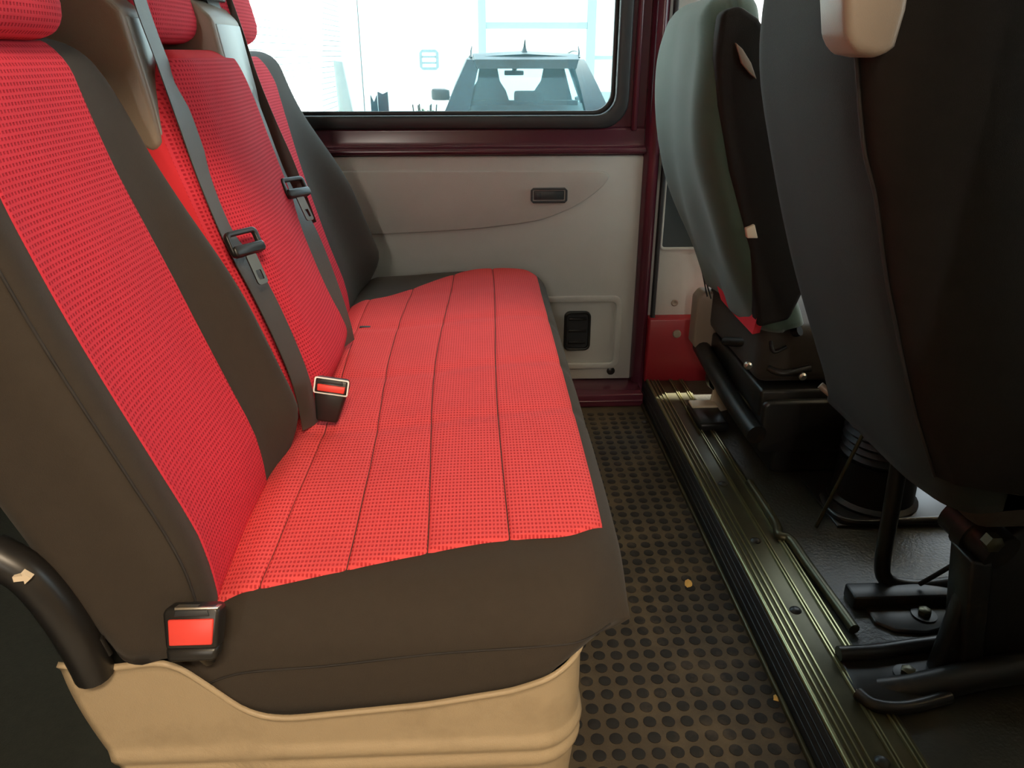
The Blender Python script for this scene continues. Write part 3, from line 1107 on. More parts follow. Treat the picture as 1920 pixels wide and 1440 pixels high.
def front_seat_back(name, parent, y0, y1, z0, z1, back, thick, m, R=0.05, sh=0.10, wr=0.004, label=None):
    """backrest seen from behind: back(y,z) is its rear face"""
    def lims(z):
        q = max(0, min(1, (z - (z1 - sh)) / sh))
        k = sh * (1 - math.sqrt(max(0, 1 - q * q * .98)))
        return y0 + k, y1 - k

    def pos(u, v):
        z = z0 + (z1 - z0) * v
        a, b = lims(z)
        return a + (b - a) * u, z

    def edge(y, z, R):
        a, b = lims(z)
        d = min(y - a, b - y, z1 - z)
        e = max(0, min(1, 1 - d / R))
        return R * (1 - math.sqrt(max(0, 1 - e * e)))

    def rear(u, v):
        y, z = pos(u, v)
        return (back(y, z) + edge(y, z, R) + wr * mnoise.noise(Vector((y * 7, z * 4, 1))), y, z)

    def fore(u, v):
        y, z = pos(u, v)
        return (back(y, z) + thick - edge(y, z, .05) + .02 * math.sin(math.pi * v), y, z + .01)
    o = closed_field(name, rear, fore, cosp(34), [i / 45 * .8 for i in range(46)] + [.8 + .2 * math.sin(math.pi / 2 * i / 14) for i in range(1, 15)], m, parent, 5)
    if label:
        o['label'] = label
    return o


# far front seat
fs = thing('front_passenger_seat', 'far front seat with grey green cover coloured as lit next to the pillar', 'car seat', (0.85, 1.85, 0.052))
BF = [(0.36, .640), (0.42, .620), (0.50, .580), (0.60, .528), (0.70, .485), (0.80, .452), (0.88, .440), (0.95, .436), (1.02, .440), (1.10, .452), (1.2, .47)]


def back_far(y, z):
    x = tabs(BF, z, .04)
    x += .006 * math.sin((y * 3 + z * 2) * 9) * ss(.9, .5, z)
    return x


bo = front_seat_back('backrest', fs, 1.60, 2.06, 0.425, 1.108, back_far, .115, 'lit_cloth', R=.055, sh=.15, wr=.008, label='grey green cloth back coloured as window lit')
tube('cover_fold', [P(1352, 150, Y=1.655), P(1368, 260, Y=1.65), P(1400, 350, Y=1.63), P(1440, 470, Y=1.60)], .006, 'shaded_cloth', bo, n=8)
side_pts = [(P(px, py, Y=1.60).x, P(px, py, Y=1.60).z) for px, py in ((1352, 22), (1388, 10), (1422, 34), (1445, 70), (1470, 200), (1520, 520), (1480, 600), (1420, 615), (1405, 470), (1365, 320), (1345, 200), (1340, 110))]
prism('shaded_side_cover', side_pts, 'Y', 1.594, 1.64, 'shaded_cloth', bo, bev=.012, seg=3)  # dark slab that paints the shade on the seat's near side
slit = [(P(px, py, Y=1.59).x, P(px, py, Y=1.59).z) for px, py in ((1379, 80), (1392, 92), (1408, 118), (1418, 148), (1408, 140), (1390, 118))]
prism('belt_opening', slit, 'Y', 1.588, 1.60, 'taupe', bo, bev=.001)
a = [(P(px, py, Y=1.59).x, P(px, py, Y=1.59).z) for px, py in ((1398, 428), (1414, 420), (1420, 446), (1400, 446))]
prism('recliner_cap', a, 'Y', 1.585, 1.60, 'pale', bo, bev=.002)
box('seat_cushion', (0.635, 1.62, 0.29), (1.17, 2.05, 0.43), 'black', fs, bev=.03, seg=4)
rp = [P(px, py, X=.612) for px, py in ((1344, 535), (1372, 562), (1419, 596), (1411, 627), (1378, 592), (1352, 562))]
v = [p + Vector((0, 0, 0)) for p in rp] + [p + Vector((.02, 0.01, 0)) for p in rp]
MO('red_cushion_edge', v, [(0, 1, 2, 3, 4, 5), (11, 10, 9, 8, 7, 6)] + [(i, (i + 1) % 6, 6 + (i + 1) % 6, 6 + i) for i in range(6)], 'red_plain', fs, smooth=False)
# grey outer side shell and black rails
a, b = P(1306, 545, Y=2.02), P(1345, 655, Y=2.02)
prism('side_shell', [(a.x, b.z + .02), (a.x + .02, b.z), (1.1, b.z), (1.1, a.z), (a.x + .015, a.z), (a.x, a.z - .02)], 'Y', 2.00, 2.06, 'taupe', fs, bev=.006)
for k, (pa, pb) in enumerate(((P(1322, 520, Y=2.0), P(1333, 560, Y=2.0)), (P(1316, 505, Y=2.0), P(1326, 556, Y=2.0)))):
    tube('cover_string', [pa, pb], .002, 'rubber', fs, n=6, smooth=False)
box('base_frame', (0.645, 1.60, 0.215), (1.10, 2.02, 0.285), 'blackmetal', fs, bev=.008)
box('base_box', (0.70, 1.62, 0.052), (1.08, 1.98, 0.22), 'blackpl', fs, bev=.012)
tube('rear_rail', [(0.625, 2.03, .235), (0.622, 1.90, .225), (0.630, 1.70, .195), (0.640, 1.58, .180)], .024, 'blackmetal', fs, n=14)
q0, q1 = P(1432, 752, Y=1.59), P(1588, 845, Y=1.59)
prism('front_block', rrect(q0.x, q1.z, q1.x, q0.z, .02), 'Y', 1.585, 1.67, 'blackpl', fs, bev=.008)
for pts_, r_ in (([P(1360, 640, Y=1.8), P(1420, 640, Y=1.7), P(1500, 620, Y=1.62)], .012), ([P(1440, 690, Y=1.62), P(1470, 700, Y=1.6), P(1520, 690, Y=1.6)], .008), ([P(1445, 640, Y=1.62), P(1452, 660, Y=1.6), P(1475, 650, Y=1.6)], .004)):
    tube('linkage', pts_, r_, 'blackmetal', fs, n=10)
for px, py in ((1505, 706), (1403, 686)):
    q = P(px, py, Y=1.585)
    lathe('bolt', [(.009, .006), (.009, -.002), (.005, -.006)], tuple(q), 'chrome', fs, 12, 'Y')
q = P(1345, 710, Y=2.0)
lathe('adjuster_knob', [(.03, .02), (.034, 0), (.03, -.02)], tuple(q), 'blackpl', fs, 18, 'Y')

# pale pieces on the cab floor behind the seat
a = P(1295, 762, Z=.085)
b = P(1352, 765, Z=.085)
t_ = thing('rail_end_block', 'black block with top painted as sunlit at the end of the ribbed strip', 'rail end', (a.x + .05, a.y + .03, .052))
box('block', (a.x, a.y - .10, .052), (b.x, a.y + .045, .080), 'blackpl', t_, bev=.008)
box('sunlit_top', (a.x + .004, a.y - .002, .078), (b.x - .004, a.y + .043, .086), 'pale', t_, bev=.004)  # cream colour stands in for sun on the black block
q = P(1352, 742, Z=.10)
tag(prism('white_floor_bracket', [(q.x - .030, .075), (q.x + .004, .052), (q.x + .035, .060), (q.x + .045, .10), (q.x + .020, .135), (q.x - .02, .14)], 'Y', q.y - .006, q.y + .01, 'pale', bev=.003), 'small white bracket on the floor under the far front seat', 'bracket')

# near front seat
ns = thing('front_driver_seat', 'near front seat with very dark cover filling the right edge', 'car seat', (0.85, 1.1, 0.052))
BN = [(0.42, .650), (0.46, .628), (0.55, .590), (0.65, .548), (0.75, .510), (0.85, .476), (0.95, .446), (1.02, .436), (1.10, .438), (1.2, .45)]


def back_near(y, z):
    return tabs(BN, z, .04) + 0.012 * math.exp(-((y - .93) / .05) ** 2)


nb = front_seat_back('backrest', ns, 0.90, 1.325, 0.40, 1.20, back_near, .21, 'green_black', R=.05, sh=.10, wr=.004, label='black cloth back')
# side cover, shade put into its dark colour, wraps the near side, joined by a raw seam
sv, sf = [], []
seampx = [(1603, 60), (1606, 110), (1612, 200), (1622, 290), (1640, 360), (1650, 430), (1662, 520), (1680, 610), (1694, 680), (1718, 780), (1752, 892)]
sw = [P(px, py, Y=.935) for px, py in seampx]
rows = []
for i, s_ in enumerate(sw):
    s_ = Vector(s_)
    xr = s_.x + .30 + .25 * ss(.62, .40, s_.z)
    zb = s_.z - .0
    rows.append([s_, Vector((s_.x + .015, .908, zb)), Vector((s_.x + .05, .892, zb)), Vector((s_.x + .12, .886, zb - .01)), Vector((xr, .888, zb - .03)), Vector((xr, .93, zb - .03)), Vector((s_.x + .05, .955, zb)), Vector((s_.x + .01, .955, zb))])
rows = [[p + Vector((0, 0, .22)) + Vector((.02, 0, 0)) for p in rows[0]]] + rows
for r in rows:
    sv += r
nr = 8
for i in range(len(rows) - 1):
    for j in range(nr):
        sf.append((i * nr + j, i * nr + (j + 1) % nr, (i + 1) * nr + (j + 1) % nr, (i + 1) * nr + j))
sf += [tuple(range(nr)), tuple(len(sv) - nr + j for j in range(nr))]
sc = MO('side_cover', sv, sf, 'shaded_cloth', ns)
sc['label'] = 'side cloth with shade in its colour'
tube('raw_seam', [s + Vector((-.001, -.002, 0)) for s in sw], .0026, 'seam', sc, n=6, k=3)
# beige belt guide at its shoulder
gz_ = [(1561, -60), (1566, 60), (1572, 88), (1590, 102), (1620, 108), (1645, 104), (1660, 88), (1680, 20), (1692, -60)]
gp = [P(px, py, Y=.90) for px, py in gz_]
g_ = prism('belt_guide', [(p.x, p.z) for p in gp], 'Y', .872, .945, 'taupe', ns, bev=.014, seg=4)
box('headrest_base', (.45, 1.0, 1.19), (.56, 1.22, 1.24), 'blackpl', ns, bev=.01)
box('seat_cushion', (0.70, 0.90, 0.36), (1.22, 1.32, 0.50), 'black', ns, bev=.035, seg=4)
hem = [P(1538, 722, Y=1.30), P(1565, 745, Y=1.28), P(1620, 790, Y=1.20), P(1690, 845, Y=1.08), P(1750, 888, Y=.98)]
tube('cover_hem', hem, .007, 'taupe', ns, n=8)
# frame tube, rod, brackets
ft = [P(1690, 846, Y=1.17), P(1672, 950, Y=1.17), P(1655, 1050, Y=1.17), P(1660, 1085, Y=1.165), P(1690, 1098, Y=1.16), P(1740, 1100, Y=1.155), P(1800, 1092, Y=1.15), P(1860, 1080, Y=1.15)]
tube('frame_tube', ft, .0145, 'blackmetal', ns, n=14)
tube('support_rod', [P(1626, 798, Y=1.36), P(1530, 988, Z=.056)], .0042, 'sill', ns, n=8, smooth=False)
tube('release_wire', [P(1725, 1095, Y=1.14), P(1760, 1075, Y=1.12), P(1810, 1045, Y=1.10)], .0045, 'blackmetal', ns, n=8)
q0, q1 = P(1605, 1128, Z=.075), P(1800, 1128, Z=.075)
box('seat_rail', (q0.x, 1.115, .052), (1.25, 1.16, .080), 'blackmetal', ns, bev=.004)
# lower pivot of the recliner
lathe_c = P(1830, 990, Y=.98)
tube('pivot_barrel', [P(1790, 960, Y=1.02), P(1880, 1040, Y=.93)], .032, 'blackmetal', ns, n=18, smooth=False)
tube('pivot_collar', [P(1815, 985, Y=.99), P(1835, 1002, Y=.97)], .036, 'blackmetal', ns, n=18, smooth=False)
q = P(1862, 1018, Y=.925)
lathe('pivot_bolt', [(.014, .01), (.014, -.006), (.008, -.010)], tuple(q), 'sill', ns, 6, 'Y')
a, b = P(1795, 1040, Y=.96), P(1960, 1260, Y=.96)
prism('base_side', [(a.x, b.z), (b.x + .3, b.z), (b.x + .3, a.z + .16), (a.x + .12, a.z + .1), (a.x + .02, a.z)], 'Y', .94, .97, 'blackpl', ns, bev=.008)
prism('base_post', [(P(1790, 1250, Y=.95).x, P(1790, 1250, Y=.95).z - .02), (P(1828, 1250, Y=.95).x, P(1828, 1250, Y=.95).z - .02), (P(1845, 1040, Y=.95).x, P(1845, 1040, Y=.95).z), (P(1805, 1035, Y=.95).x, P(1805, 1035, Y=.95).z)], 'Y', .925, .985, 'blackmetal', ns, bev=.005)
tube('base_tube', [P(1640, 1300, Y=.93), P(1720, 1290, Y=.92), P(1850, 1262, Y=.91), P(1990, 1240, Y=.90)], .024, 'blackmetal', ns, n=14)
# pressed steel floor brackets, each with a bolt


def floor_bracket(label, pxs, z, boltpx):
    t = thing('seat_bracket', label, 'bracket', tuple(P(*boltpx, Z=.052)))
    pts = [P(px, py, Z=z) for px, py in pxs]
    o = prism('plate', [(p.x, p.y) for p in pts], 'Z', .052, z, 'blackmetal', t, bev=.005)
    q = P(*boltpx, Z=z + .004)
    lathe('washer', [(.022, 0), (.022, .003), (.014, .004)], (q.x, q.y, z), 'blackmetal', t, 20)
    lathe('bolt_head', [(.012, 0), (.012, .010), (.009, .012)], (q.x, q.y, z + .002), 'sill', t, 6)
    return t, pts


bA, pA = floor_bracket('flat steel floor bracket under the near front seat, the farther one', [(1612, 1120), (1790, 1108), (1800, 1170), (1740, 1185), (1680, 1182), (1640, 1165)], .060, (1733, 1150))
bB, pB = floor_bracket('large pressed steel floor bracket beside the ribbed strip, the nearer one', [(1566, 1218), (1600, 1208), (1760, 1190), (1800, 1200), (1830, 1290), (1700, 1322), (1640, 1322), (1600, 1290)], .062, (1702, 1262))
tube('raised_lip', [P(1572, 1226, Z=.070), P(1640, 1222, Z=.070), P(1710, 1212, Z=.070), P(1775, 1204, Z=.070)], .013, 'blackmetal', bB, n=10)
tube('front_lip', [P(1608, 1300, Z=.066), P(1640, 1322, Z=.066), P(1700, 1326, Z=.066), P(1780, 1306, Z=.066)], .010, 'blackmetal', bB, n=10)
tube('side_lip', [P(1765, 1205, Z=.066), P(1785, 1230, Z=.066), P(1790, 1262, Z=.066)], .006, 'blackmetal', bB, n=8)

# black ribbed bellows pedestal on its tray, under the seats
q = P(1622, 925, Z=.06)
pd = thing('bellows_pedestal', 'black ribbed rubber bellows standing on a tray under the seats', 'bellows', (q.x + .01, q.y + .03, .052))
pc = (q.x + .01, q.y - .01, .052)
lathe('drum', [(.098, 0), (.098, .012), (.088, .02), (.085, .11), (.088, .115)], pc, 'blackpl', pd, 32)
prof_ = []
for k in range(5):
    prof_ += [(.078, .115 + k * .018), (.086, .124 + k * .018)]
prof_ += [(.070, .21), (.05, .215)]
lathe('bellows', prof_, pc, 'rubber', pd, 32)
ta, tb = P(1575, 925, Z=.056), P(1800, 915, Z=.056)
tl_ = box('tray', (pc[0] - .13, pc[1] - .115, .052), (pc[0] + .30, pc[1] + .095, .058), 'blackpl', pd, bev=.002)
tube('tray_rim', [(pc[0] - .115, pc[1] + .0, .064), (pc[0] - .125, pc[1] - .07, .064), (pc[0] - .09, pc[1] - .112, .064), (pc[0] + .05, pc[1] - .113, .066), (pc[0] + .30, pc[1] - .113, .068)], .008, 'blackpl', pd, n=10)

# ------------------------------------------------------------------ outside: yard, car, buildings
GZ = -0.65
struct(box('ground', (-40, -12, GZ - .1), (40, 45, GZ), 'concrete', bev=0), 'pale concrete yard')


def car():
    """dark estate car seen from behind; local: x right, y forward, z up from the ground"""
    c0 = P(990, 216, Y=8.1)
    org = Vector((c0.x, 8.1, GZ))
    t = thing('parked_car', 'dark blue grey car parked in the yard seen from behind', 'car', tuple(org))

    def W(p):
        return org + Vector((p[0], p[1], p[2] * 1.012))

    def loft(name, secs, m, parent=t):
        v, f = [], []
        n = len(secs[0])
        for s in secs:
            v += [W(p) for p in s]
        for i in range(len(secs) - 1):
            for j in range(n):
                f.append((i * n + j, i * n + (j + 1) % n, (i + 1) * n + (j + 1) % n, (i + 1) * n + j))
        f += [tuple(range(n)), tuple(len(v) - n + j for j in range(n))]
        return sharp(MO(name, v, f, m, parent), 40)

    def sec(y, w, z0, z1, tw):
        return [(-w * .94, y, z0), (-w, y, z0 + .12), (-w, y, z0 + .45), (-w * .985, y, z1 - .10), (-tw, y, z1), (tw, y, z1), (w * .985, y, z1 - .10), (w, y, z0 + .45), (w, y, z0 + .12), (w * .94, y, z0)]
    body = loft('body', [sec(0.0, .80, .32, 1.02, .66), sec(.06, .88, .26, 1.08, .76), sec(.5, .91, .22, 1.12, .80), sec(2.9, .91, .22, 1.06, .80), sec(3.3, .90, .24, 1.00, .78), sec(4.1, .86, .28, .86, .70), sec(4.3, .78, .34, .74, .60)], 'carpaint')
    # roof
    roof = loft('roof', [[(-.58, .42, 1.555), (-.50, .40, 1.60), (0, .38, 1.625), (.50, .40, 1.60), (.58, .42, 1.555), (.52, .42, 1.545), (-.52, .42, 1.545)],
                         [(-.62, .9, 1.575), (-.54, .9, 1.63), (0, .9, 1.655), (.54, .9, 1.63), (.62, .9, 1.575), (.55, .9, 1.565), (-.55, .9, 1.565)],
                         [(-.62, 1.9, 1.57), (-.54, 1.9, 1.62), (0, 1.9, 1.645), (.54, 1.9, 1.62), (.62, 1.9, 1.57), (.55, 1.9, 1.56), (-.55, 1.9, 1.56)],
                         [(-.58, 2.4, 1.50), (-.52, 2.4, 1.54), (0, 2.4, 1.56), (.52, 2.4, 1.54), (.58, 2.4, 1.50), (.52, 2.4, 1.49), (-.52, 2.4, 1.49)]], 'carpaint')
    prism_pts = [(-.50, .36), (.50, .36), (.54, .46), (-.54, .46)]
    o = loft('spoiler', [[(-.50, .24, 1.490), (.50, .24, 1.490), (.52, .22, 1.575), (-.52, .22, 1.575)], [(-.56, .50, 1.565), (.56, .50, 1.565), (.54, .50, 1.62), (-.54, .50, 1.62)]], 'carpaint', roof)

    def pillar(name, b, tpt, wb, wt, d=.07):
        s = 1 if b[0] > 0 else -1
        return loft(name, [[(b[0], b[1] - wb / 2, b[2]), (b[0], b[1] + wb / 2, b[2]), (b[0] - s * d, b[1] + wb / 2, b[2]), (b[0] - s * d, b[1] - wb / 2, b[2])],
                           [(tpt[0], tpt[1] - wt / 2, tpt[2]), (tpt[0], tpt[1] + wt / 2, tpt[2]), (tpt[0] - s * d, tpt[1] + wt / 2, tpt[2]), (tpt[0] - s * d, tpt[1] - wt / 2, tpt[2])]], 'carpaint')
    for s in (-1, 1):
        # broad rear corner: from the tail lamp up to the roof
        loft('rear_pillar', [[(s * .86, .05, 1.04), (s * .60, .02, 1.04), (s * .60, .20, 1.04), (s * .86, .75, 1.04)],
                             [(s * .72, .22, 1.34), (s * .53, .17, 1.34), (s * .53, .35, 1.34), (s * .74, .85, 1.34)],
                             [(s * .60, .40, 1.575), (s * .47, .32, 1.56), (s * .47, .5, 1.56), (s * .62, .95, 1.575)]], 'carpaint')
        pillar('centre_pillar', (s * .83, 1.75, 1.05), (s * .61, 1.72, 1.58), .14, .10)
        pillar('front_pillar', (s * .80, 3.10, 1.03), (s * .58, 2.35, 1.52), .12, .08)
        # side glass
        v = [W(p) for p in ((s * .82, .72, 1.05), (s * .80, 3.05, 1.05), (s * .585, 2.32, 1.53), (s * .61, .92, 1.565))]
        v2 = [p + Vector((-s * .006, 0, 0)) for p in v]
        MO('side_glass', v + v2, [(0, 1, 2, 3), (7, 6, 5, 4)] + [(i, (i + 1) % 4, 4 + (i + 1) % 4, 4 + i) for i in range(4)], 'carglass', t, smooth=False)
        tube('roof_rail', [W((s * .57, .60, 1.60)), W((s * .585, .75, 1.645)), W((s * .585, 1.3, 1.66)), W((s * .58, 2.0, 1.62))], .014, 'chrome', t, n=8)
        tube('rail_foot', [W((s * .555, .52, 1.59)), W((s * .560, .54, 1.64)), W((s * .550, .56, 1.70))], [.02, .018, .016, .014, .012, .011, .010, .009, .008, .006, .005, .004, .003], 'carblack', t, n=8)
        # mirror
        tube('mirror_arm', [W((s * .80, 2.72, 1.08)), W((s * .94, 2.75, 1.11))], .03, 'carblack', t, n=8, smooth=False)
        mi = rounded_block('wing_mirror', W((s * .985, 2.75, 1.14)), (.12, .06, .075), .04, 'carblack', t, n=6)
        # tail lamp
        loft('tail_lamp', [[(s * .46, -.02, .96), (s * .46, -.02, 1.04), (s * .46, .06, 1.04), (s * .46, .06, .96)], [(s * .80, -.005, .94), (s * .80, -.005, 1.06), (s * .80, .07, 1.06), (s * .80, .07, .94)], [(s * .895, .12, .96), (s * .895, .12, 1.05), (s * .86, .2, 1.05), (s * .86, .2, .96)]], 'taillight')
        for y in (.85, 3.45):
            w_ = lathe('wheel', [(.18, -.11), (.31, -.11), (.335, -.07), (.335, .07), (.31, .11), (.18, .11)], tuple(W((s * .80, y, .335))), 'carblack', t, 24, 'X')
            lathe('hub', [(.17, -.06), (.19, .115), (.06, .10)] if s > 0 else [(.06, -.10), (.19, -.115), (.17, .06)], tuple(W((s * .80, y, .335))), 'chrome', w_, 16, 'X')
        # front seats inside
        sx = s * .37
        cs_ = loft('front_seat', [[(sx - .25, 1.62, .55), (sx + .25, 1.62, .55), (sx + .25, 1.8, .55), (sx - .25, 1.8, .55)], [(sx - .25, 1.48, 1.10), (sx + .25, 1.48, 1.10), (sx + .24, 1.6, 1.10), (sx - .24, 1.6, 1.10)], [(sx - .20, 1.43, 1.24), (sx + .20, 1.43, 1.24), (sx + .20, 1.52, 1.24), (sx - .20, 1.52, 1.24)], [(sx - .13, 1.40, 1.34), (sx + .13, 1.40, 1.34), (sx + .13, 1.50, 1.34), (sx - .13, 1.50, 1.34)], [(sx - .10, 1.38, 1.49), (sx + .10, 1.38, 1.49), (sx + .10, 1.48, 1.49), (sx - .10, 1.48, 1.49)]], 'carseat')
    # rear bench with headrests
    loft('rear_seat', [[(-.62, .95, .5), (.62, .95, .5), (.62, 1.1, .5), (-.62, 1.1, .5)], [(-.60, .85, 1.16), (.60, .85, 1.16), (.60, .97, 1.16), (-.60, .97, 1.16)]], 'carseat')
    rounded_block('rear_headrest', W((0.06, .88, 1.20)), (.16, .05, .06), .03, 'carseat', t, n=6)
    # glass front and back
    for nm, q in (('rear_window', ((-.62, .10, 1.06), (.62, .10, 1.06), (.50, .38, 1.56), (-.50, .38, 1.56))), ('windscreen', ((-.78, 3.15, 1.04), (.78, 3.15, 1.04), (.56, 2.38, 1.52), (-.56, 2.38, 1.52)))):
        v = [W(p) for p in q]
        v2 = [p + Vector((0, .006, 0)) for p in v]
        MO(nm, v + v2, [(0, 1, 2, 3), (7, 6, 5, 4)] + [(i, (i + 1) % 4, 4 + (i + 1) % 4, 4 + i) for i in range(4)], 'carglass', t, smooth=False)
    # interior mirror, wiper, antenna, plate, handles
    rounded_block('rear_view_mirror', W((-.03, 2.45, 1.405)), (.125, .02, .03), .015, 'carblack', t, n=6)
    tube('mirror_stem', [W((-.03, 2.44, 1.43)), W((0.0, 2.40, 1.52))], .03, 'carblack', t, n=8, smooth=False)
    loft('antenna', [[(-.03, .62, 1.63), (.03, .62, 1.63), (.03, .85, 1.64), (-.03, .85, 1.64)], [(-.012, .64, 1.69), (.012, .64, 1.69), (.012, .72, 1.69), (-.012, .72, 1.69)], [(-.004, .58, 1.76), (.004, .58, 1.76), (.004, .60, 1.76), (-.004, .60, 1.76)]], 'carblack')
    tube('rear_wiper', [W((0, .05, 1.055)), W((.18, .085, 1.09)), W((.36, .09, 1.10))], .010, 'carblack', t, n=8)
    loft('tailgate_trim', [[(-.44, -.03, .93), (.44, -.03, .93), (.44, .05, .93), (-.44, .05, .93)], [(-.44, -.02, .98), (.44, -.02, .98), (.44, .05, .98), (-.44, .05, .98)]], 'carblack')
    loft('bumper', [[(-.86, -.06, .36), (.86, -.06, .36), (.88, .2, .36), (-.88, .2, .36)], [(-.84, -.08, .62), (.84, -.08, .62), (.88, .2, .62), (-.88, .2, .62)]], 'carblack')
    return t


car()

# white building behind the car, two wall panels and a corner strip
wb = thing('white_building', 'white sunlit building closing the yard behind the car', 'building', (-1, 21, GZ))
for x0, x1 in ((-9, P(675, 100, Y=20.9).x - .012), (P(675, 100, Y=20.9).x + .012, 5.0), (5.06, 14)):
    box('wall_panel', (x0, 21, GZ), (x1, 21.3, 7.5), 'wall_white', wb, bev=.01)
box('joint_backing', (-9, 21.15, GZ), (14, 21.35, 7.4), 'steelgrey', wb, bev=0)
a, b = P(786, 93, Y=20.95), P(823, 131, Y=20.95)  # sign on the wall, built as frame, white face and bars
wn_ = holed('sign_frame', rect_like(rrect(a.x + .06, b.z + .06, b.x - .06, a.z - .06, .01, 3), a.x, b.z, b.x, a.z), rrect(a.x + .06, b.z + .06, b.x - .06, a.z - .06, .01, 3), 'Y', 20.93, 21.02, 'steelgrey', wb)
box('pane', (a.x + .05, 20.98, b.z + .05), (b.x - .05, 20.99, a.z - .05), 'wall_white', wn_, bev=0)  # white face of the sign
for zz in (.35, .65):
    box('sign_bar', (a.x + .05, 20.95, b.z + (a.z - b.z) * zz - .02), (b.x - .05, 20.98, b.z + (a.z - b.z) * zz + .02), 'steelgrey', wn_, bev=0)

# long roller shutter on the left of the yard
sx_ = -3.2
sh_ = thing('roller_shutter', 'white ribbed roller shutter along the left side of the yard', 'shutter', (sx_, 13, GZ))
sy0, sy1 = 5.0, P(642, 120, X=sx_).y
for k in range(36):
    z = GZ + .02 + k * .105
    prism('slat', [(sx_ - .03, z), (sx_ + .004, z), (sx_ + .022, z + .03), (sx_ + .022, z + .065), (sx_ + .004, z + .094), (sx_ - .03, z + .094)], 'Y', sy0, sy1, 'shutter', sh_)
box('backing', (sx_ - .12, sy0, GZ), (sx_ - .035, sy1, 3.2), 'steelgrey', sh_, bev=0)
box('end_post', (sx_ - .1, sy1, GZ), (sx_ + .06, sy1 + .12, 3.3), 'shutter', sh_, bev=.01)

# tall steel gate frame behind the car
gy = 15.0
gt = thing('steel_gate_frame', 'tall pale steel gate frame standing behind the car', 'gate frame', (P(1000, 100, Y=gy).x, gy, GZ))
for px0, px1 in ((897, 912), (1100, 1116)):
    a, b = P(px0, 100, Y=gy), P(px1, 100, Y=gy)
    box('post', (a.x, gy, GZ), (b.x, gy + .15, 4.2), 'steelgrey', gt, bev=.01)
a, b = P(908, 41, Y=gy), P(1104, 54, Y=gy)
box('crossbar', (a.x, gy + .02, b.z), (b.x, gy + .12, a.z), 'steelgrey', gt, bev=.01)
a, b = P(1112, 104, Y=gy), P(1190, 112, Y=gy)
box('side_rail', (a.x, gy + .02, b.z), (b.x + .6, gy + .12, a.z), 'steelgrey', gt, bev=.01)
a = P(1112, 172, Y=gy)
box('low_rail', (a.x, gy + .03, GZ + .2), (a.x + 2.2, gy + .09, a.z), 'steelgrey', gt, bev=.01)

# leaning slab and scrap by the shutter
a, b, c, d = P(640, 216, Y=10), P(665, 216, Y=10), P(642, 112, Y=10.2), P(624, 112, Y=10.2)
zb_ = GZ
sx1, sx2 = P(637, 216, Y=10).x, P(667, 216, Y=10).x
v = [Vector((sx1 + .02, 9.95, zb_)), Vector((sx2 + .12, 9.95, zb_)), Vector((c.x + .01, 10.2, c.z)), Vector((d.x, 10.2, d.z))]
v2 = [p + Vector((0, .06, 0)) for p in v]
tag(bevel(MO('stone_slab', v + v2, [(0, 1, 2, 3), (7, 6, 5, 4)] + [(i, (i + 1) % 4, 4 + (i + 1) % 4, 4 + i) for i in range(4)], 'stone', smooth=False), .03), 'tall grey slab leaning near the end of the white shutter', 'slab')
for k, (p0, p1, top, lb) in enumerate(((694, 706, 178, 'short dark board standing left in the pair beside the leaning slab'), (707, 726, 172, 'taller dark board standing right in the pair beside the leaning slab'))):
    a, b = P(p0, top, Y=10.5 + k * .1), P(p1, top, Y=10.5 + k * .1)
    tag(prism('dark_board', [(a.x, GZ), (b.x + .02, GZ), (b.x, a.z), ((a.x + b.x) / 2, a.z - .03 - .06 * (1 - k)), (a.x, a.z + .0)], 'Y', 10.5 + k * .12, 10.56 + k * .12, 'carpaint', bev=.005), lb, 'board')

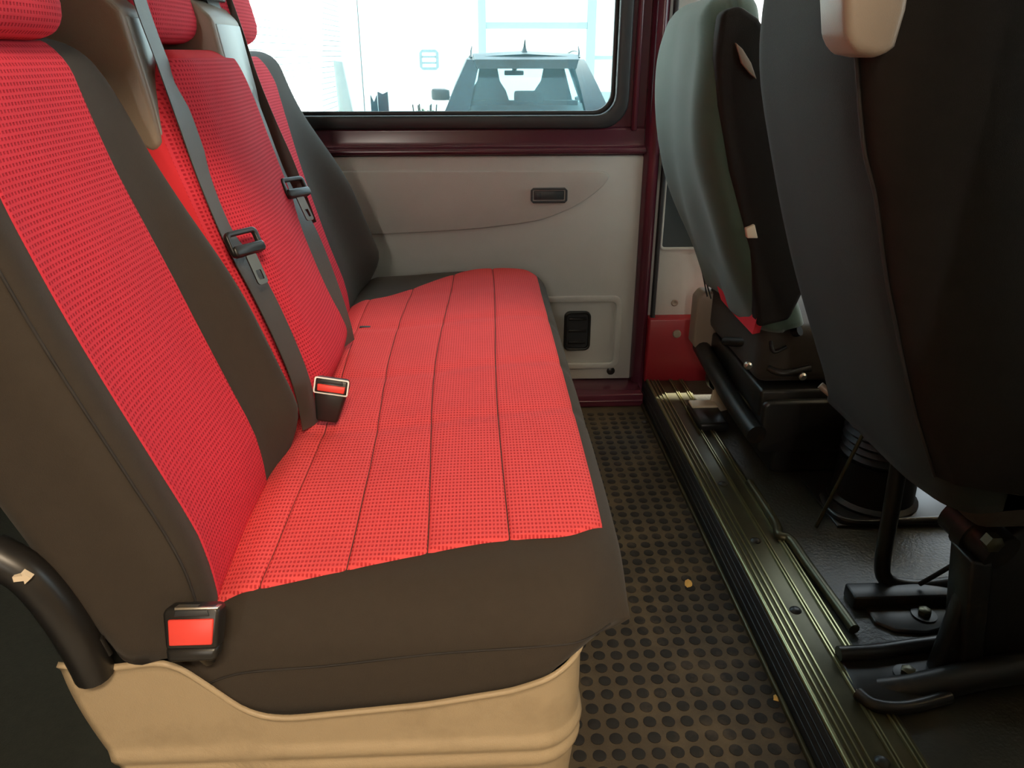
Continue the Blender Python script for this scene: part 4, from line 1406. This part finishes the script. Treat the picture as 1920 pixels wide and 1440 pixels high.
# small shrub left of the car
q = P(797, 216, Y=9.6)
shb = thing('small_shrub', 'small leafy shrub at the left side of the parked car', 'shrub', (q.x, 9.6, GZ))
V, Fc = [], []
rnd = random.Random(3)
for k in range(420):
    h = rnd.random()
    a = rnd.uniform(0, 6.28)
    r = .13 * math.sqrt(rnd.random()) * (1 - .5 * h)
    p = Vector((q.x + r * math.cos(a), 9.6 + r * math.sin(a), GZ + .25 + h * .75))
    d = Vector((rnd.uniform(-1, 1), rnd.uniform(-1, 1), rnd.uniform(.1, 1))).normalized() * .09
    w = d.orthogonal().normalized() * .02
    i = len(V)
    V += [p, p + d * .5 + w, p + d, p + d * .5 - w]
    Fc.append((i, i + 1, i + 2, i + 3))
fo = MO('foliage', V, Fc, 'green', shb, smooth=False)
fo['kind'] = 'stuff'
for k in range(6):
    a = k * 1.05
    tube('stem', [(q.x + .03 * math.cos(a), 9.6 + .03 * math.sin(a), GZ), (q.x + .09 * math.cos(a), 9.6 + .09 * math.sin(a), GZ + .6), (q.x + .14 * math.cos(a), 9.6 + .14 * math.sin(a), GZ + 1.1)], .008, 'blackmetal', shb, n=6, k=3)

# invented unseen workshop shell, keeps the sky off the van's near side
struct(box('wall_added_back', (-5.2, -4.2, GZ), (2.2, -4.0, 3.4), 'workshop', bev=0), 'invented workshop wall behind the photographer')
struct(box('wall_added_left', (-5.2, -4.0, GZ), (-5.0, 2.7, 3.4), 'workshop', bev=0), 'invented workshop wall behind the van')
struct(box('wall_added_right', (2.0, -4.0, GZ), (2.2, 0.30, 3.4), 'workshop', bev=0), 'invented workshop wall beside the van front')
struct(box('ceiling_added_canopy', (-5.2, -4.2, 3.4), (6.0, 3.85, 3.6), 'workshop', bev=0), 'workshop ceiling')  # added overhang, edge set so only a small sun patch gets in
lm = thing('added_ceiling_lamp', 'added long ceiling lamp of the invented workshop behind the photographer', 'lamp', (0.7, -1.95, 3.4))
box('lamp_housing', (.2, -2.10, 3.24), (1.2, -1.86, 3.32), 'steelgrey', lm, bev=.01)
for xx in (.4, 1.0):
    tube('hanger', [(xx, -1.98, 3.32), (xx, -1.98, 3.40)], .006, 'steelgrey', lm, n=6, smooth=False)
wlm = thing('added_wall_lamp', 'added strip lamp on the invented workshop wall behind the photographer', 'lamp', (-0.5, -3.95, 2.0))
box('lamp_housing', (-.95, -3.995, 1.92), (-.05, -3.86, 2.08), 'steelgrey', wlm, bev=.01)
box('diffuser', (-.91, -3.87, 1.94), (-.09, -3.82, 2.06), 'pale', wlm, bev=.01)
